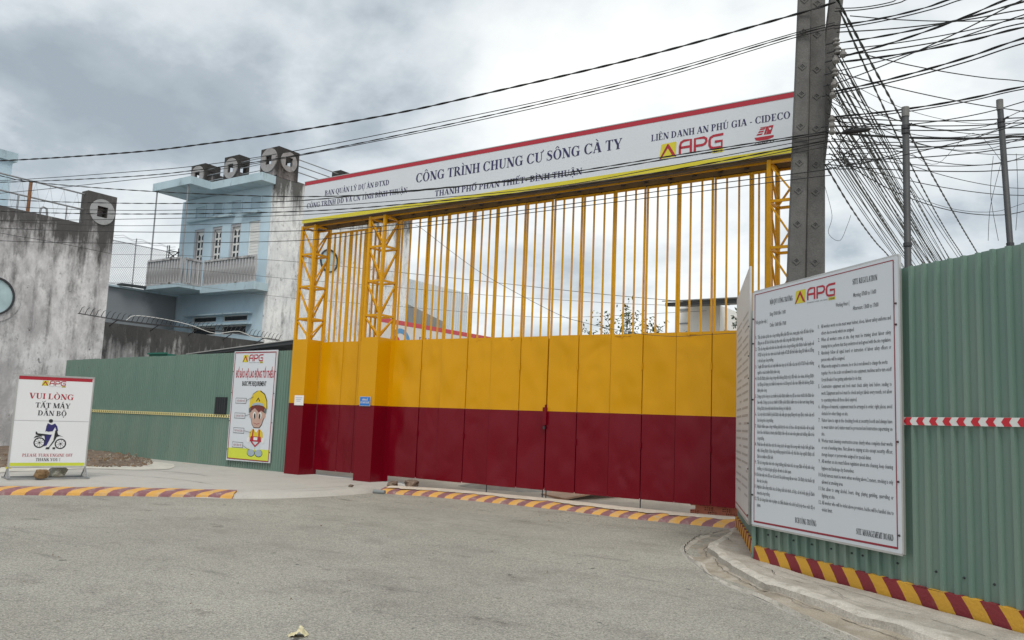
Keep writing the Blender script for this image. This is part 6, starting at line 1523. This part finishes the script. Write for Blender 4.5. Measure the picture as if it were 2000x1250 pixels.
def yard_wire(px, r, label): return wire([on_plane(x, y, PC, PD) for x, y in px], r, label, GY, CABLE_G)
yard_wire([(215, 497), (355, 499), (560, 510), (760, 530), (960, 551), (1180, 575), (1425, 596)], 0.010, 'thin wire from the old wall passing behind the gate bars, topmost of three')
yard_wire([(215, 522), (350, 525), (560, 544), (760, 560), (960, 577), (1200, 592), (1340, 597)], 0.008, 'thin wire behind the gate bars, middle of three')
yard_wire([(215, 552), (350, 556), (560, 581), (760, 597), (960, 613), (1100, 620), (1380, 607)], 0.007, 'thin wire behind the gate bars, lowest of three')
wire([on_plane(x, y, (-4, 15.38), (-20, 15.38)) for x, y in ((812, 440), (826, 448), (900, 505), (960, 545), (1084, 611), (1137, 629), (1198, 643), (1258, 653), (1321, 657), (1374, 654), (1445, 650))], 0.008, 'slack dark wire drooping across the front of the gate sheets', None, CABLE_G)

# right of the poles: level wires, distance chosen so that each keeps its height
def level_wire(a, b, r, label, group, m=CABLE, twist=0, sag=0.05, dz=0.0, P0=(-3.02, 12.7), lim=(8.5, 34), ext=1.5):
    da = ray(*a); s = (Vector((P0[0], P0[1], 0))-Vector((CAM.x, CAM.y, 0))).length/math.hypot(da.x, da.y); A = CAM+da*s
    db = ray(*b); hz = math.hypot(db.x, db.y); el = db.z/hz
    D = (A.z+dz-CAM.z)/max(0.02, el); D = max(lim[0], min(lim[1], D)); B = CAM+db*(D/hz)
    Mx = (A+B)/2-Vector((0, 0, sag)); E_ = B+(B-A).normalized()*ext
    return wire([A, A.lerp(Mx, 0.5)-Vector((0, 0, sag*0.25)), Mx, B.lerp(Mx, 0.5)-Vector((0, 0, sag*0.25)), B, E_], r, label, group, m, twist)
GRt = 'overhead cables fanning out to the right of the poles'
RW = [((1632, 16), (1780, -8), .010, 0), ((1630, 22), (1800, -8), .011, 0), ((1630, 50), (1880, -8), .013, 2), ((1630, 56), (1905, -8), .011, 0), ((1660, 31), (2005, 37), .010, 0), ((1634, 63), (2005, 18), .012, 0), ((1638, 84), (2005, 2), .013, 2), ((1640, 97), (2005, 33), .010, 0),
      ((1640, 112), (1985, -8), .014, 2), ((1640, 108), (2005, 44), .012, 0), ((1635, 122), (2005, 52), .014, 2), ((1632, 140), (2005, 27), .010, 0), ((1628, 165), (2005, -4), .010, 0), ((1622, 180), (2005, 73), .014, 2), ((1622, 185), (2005, 83), .012, 0), ((1690, 107), (2005, 160), .010, 0), ((1636, 142), (2005, 219), .010, 0),
      ((1628, 228), (2005, 168), .013, 2), ((1632, 233), (2005, 173), .010, 0), ((1628, 228), (2005, 230), .011, 0), ((1628, 237), (2005, 240), .010, 0), ((1628, 246), (2005, 249), .011, 0), ((1615, 258), (2005, 267), .022, 0), ((1612, 276), (2005, 262), .009, 0), ((1610, 289), (2005, 271), .010, 0), ((1612, 312), (2005, 286), .010, 0), ((1612, 321), (2005, 332), .010, 0), ((1612, 330), (2005, 240), .008, 0), ((1612, 302), (2005, 265), .008, 0)]
ordn = ['first', 'second', 'third', 'fourth', 'fifth', 'sixth', 'seventh', 'eighth', 'ninth', 'tenth', 'eleventh', 'twelfth', 'thirteenth', 'fourteenth', 'fifteenth', 'sixteenth', 'seventeenth', 'eighteenth', 'nineteenth', 'twentieth']
for i, (a, b, r_, tw) in enumerate(RW):
    if r_ > 0.02: lb = 'thickest black cable running nearly level right from the poles past both steel poles'
    elif i == 15 or i == 16: lb = ('single cable falling gently to the right across the sky, upper of two', 'single cable falling gently to the right across the sky, lower of two')[i-15]
    elif i < 17: lb = 'cable in the upper fan right of the poles, %s counted down the pole' % ordn[i]
    else: lb = 'cable in the lower level bunch right of the poles, %s counted down the pole' % ordn[i-17]
    level_wire(a, b, r_*1.3, lb, GRt, CABLE, tw, sag=0.06)
GD = 'cables dropping away to the right behind the fence'
rnd = random.Random(17)
for i in range(38):
    f = i/37; a = (1622+14*rnd.random()+6*math.sin(i), 95+225*f+rnd.uniform(-6, 6)); b = (1895-92*f+rnd.uniform(-14, 14), 560+rnd.uniform(-25, 20))
    big = i in (2, 9, 15, 22, 29)
    level_wire(a, b, rnd.uniform(0.009, 0.015)*(1.4 if big else 1), 'cable in the dense bundle dropping away behind the right fence', GD, CABLE_GR, 2 if big else 0, sag=rnd.uniform(0.0, 0.15), lim=(17, 34), ext=3)
level_wire((1636, 0), (1915, 505), 0.025, 'thick twisted cable leading the bundle that drops away to the right', GD, CABLE_GR, 2, sag=0.1, lim=(17, 30), ext=3)
level_wire((1640, 20), (1880, 500), 0.020, 'second thick cable of the bundle that drops away to the right', GD, CABLE_GR, 2, sag=0.3, lim=(17, 30), ext=3)
level_wire((1612, 322), (1735, 500), 0.018, 'lowest twisted cable dropping from the poles to the top of the regulation board', GD, CABLE_GR, 2, sag=0.12, lim=(14, 22), ext=3)
rnd = random.Random(77)
for i in range(14):
    a = (1612+rnd.uniform(0, 25), 150+i*13+rnd.uniform(-8, 8)); b = (rnd.uniform(2010, 2060), a[1]+rnd.uniform(-80, 120))
    level_wire(a, b, rnd.uniform(0.006, 0.012), 'loose sagging cable in the tangle right of the concrete poles', 'tangled slack cables by the poles', CABLE, 0, sag=rnd.uniform(0.12, 0.6), lim=(11, 18), ext=1.0)
# splice box and coil on the thick cable
mb = MB(); c = on_plane(1674, 255, (-3.0, 12.72), (2, 11.6)); mb.tube([c+Vector((-0.20, 0.02, 0.02)), c+Vector((-0.14, 0.01, 0.01)), c+Vector((0.14, -0.01, -0.01)), c+Vector((0.20, -0.02, -0.01))], [0.012, 0.038, 0.038, 0.012], 10)
mk('splice_case', mb, CABLE, None, 'black splice case on the thick cable beside the poles', 'splice case')
cc = on_plane(1668, 290, (-3.0, 12.72), (2, 11.6))
mb = MB(); mb.tube(spline([cc+Vector(v) for v in ((-0.05, 0, 0.28), (-0.20, 0, 0.10), (-0.17, 0.02, -0.12), (0.02, 0.02, -0.22), (0.20, 0, -0.10), (0.24, 0, 0.06), (0.12, -0.02, 0.16), (-0.02, 0, 0.02), (-0.10, 0, -0.16), (-0.22, 0, -0.26))], 6), 0.0075, 5, cap=False)
mk('cable_coil', mb, CABLE, None, 'loose hanging loop of black cable below the splice case', 'cable', normals=False)
for i, (cx, cy, rx, rz, a0) in enumerate(((1690, 262, 0.34, 0.16, 0.4), (1650, 318, 0.24, 0.10, 1.0), (1705, 300, 0.42, 0.12, 2.6))):
    q0 = on_plane(cx, cy, (-3.0, 12.72), (2, 11.6)); rnd2 = random.Random(i)
    mb = MB(); mb.tube(spline([q0+Vector((rx*math.cos(a0+t*0.55), 0.06*math.sin(t), rz*math.sin(a0+t*0.55)+rnd2.uniform(-.02, .02))) for t in range(9+i*2)], 4), 0.008, 5, cap=False)
    mk('cable_slack', mb, CABLE, None, ('slack cable arc hanging right of the splice case', 'small slack cable loop hanging low beside the pole', 'long slack cable arc under the level cables near the upright steel pole')[i], 'cable', normals=False)
for i, pts in enumerate((((1610, 360), (1625, 420), (1618, 455), (1640, 470), (1655, 440), (1662, 420)), ((1780, 300), (1830, 320), (1900, 260), (1960, 320)), ((1960, 300), (1935, 400), (1930, 470)), ((1940, 305), (1935, 380), (1950, 470)), ((1985, 300), (1988, 380), (1984, 450)))):
    wire([on_plane(x, y, (-3, 12.6), (2, 12.2)) for x, y in pts], 0.005, 'thin loose wire dangling between the poles at the right, %s from the left' % ordn[i], 'thin dangling wires', CABLE_G, n=4)
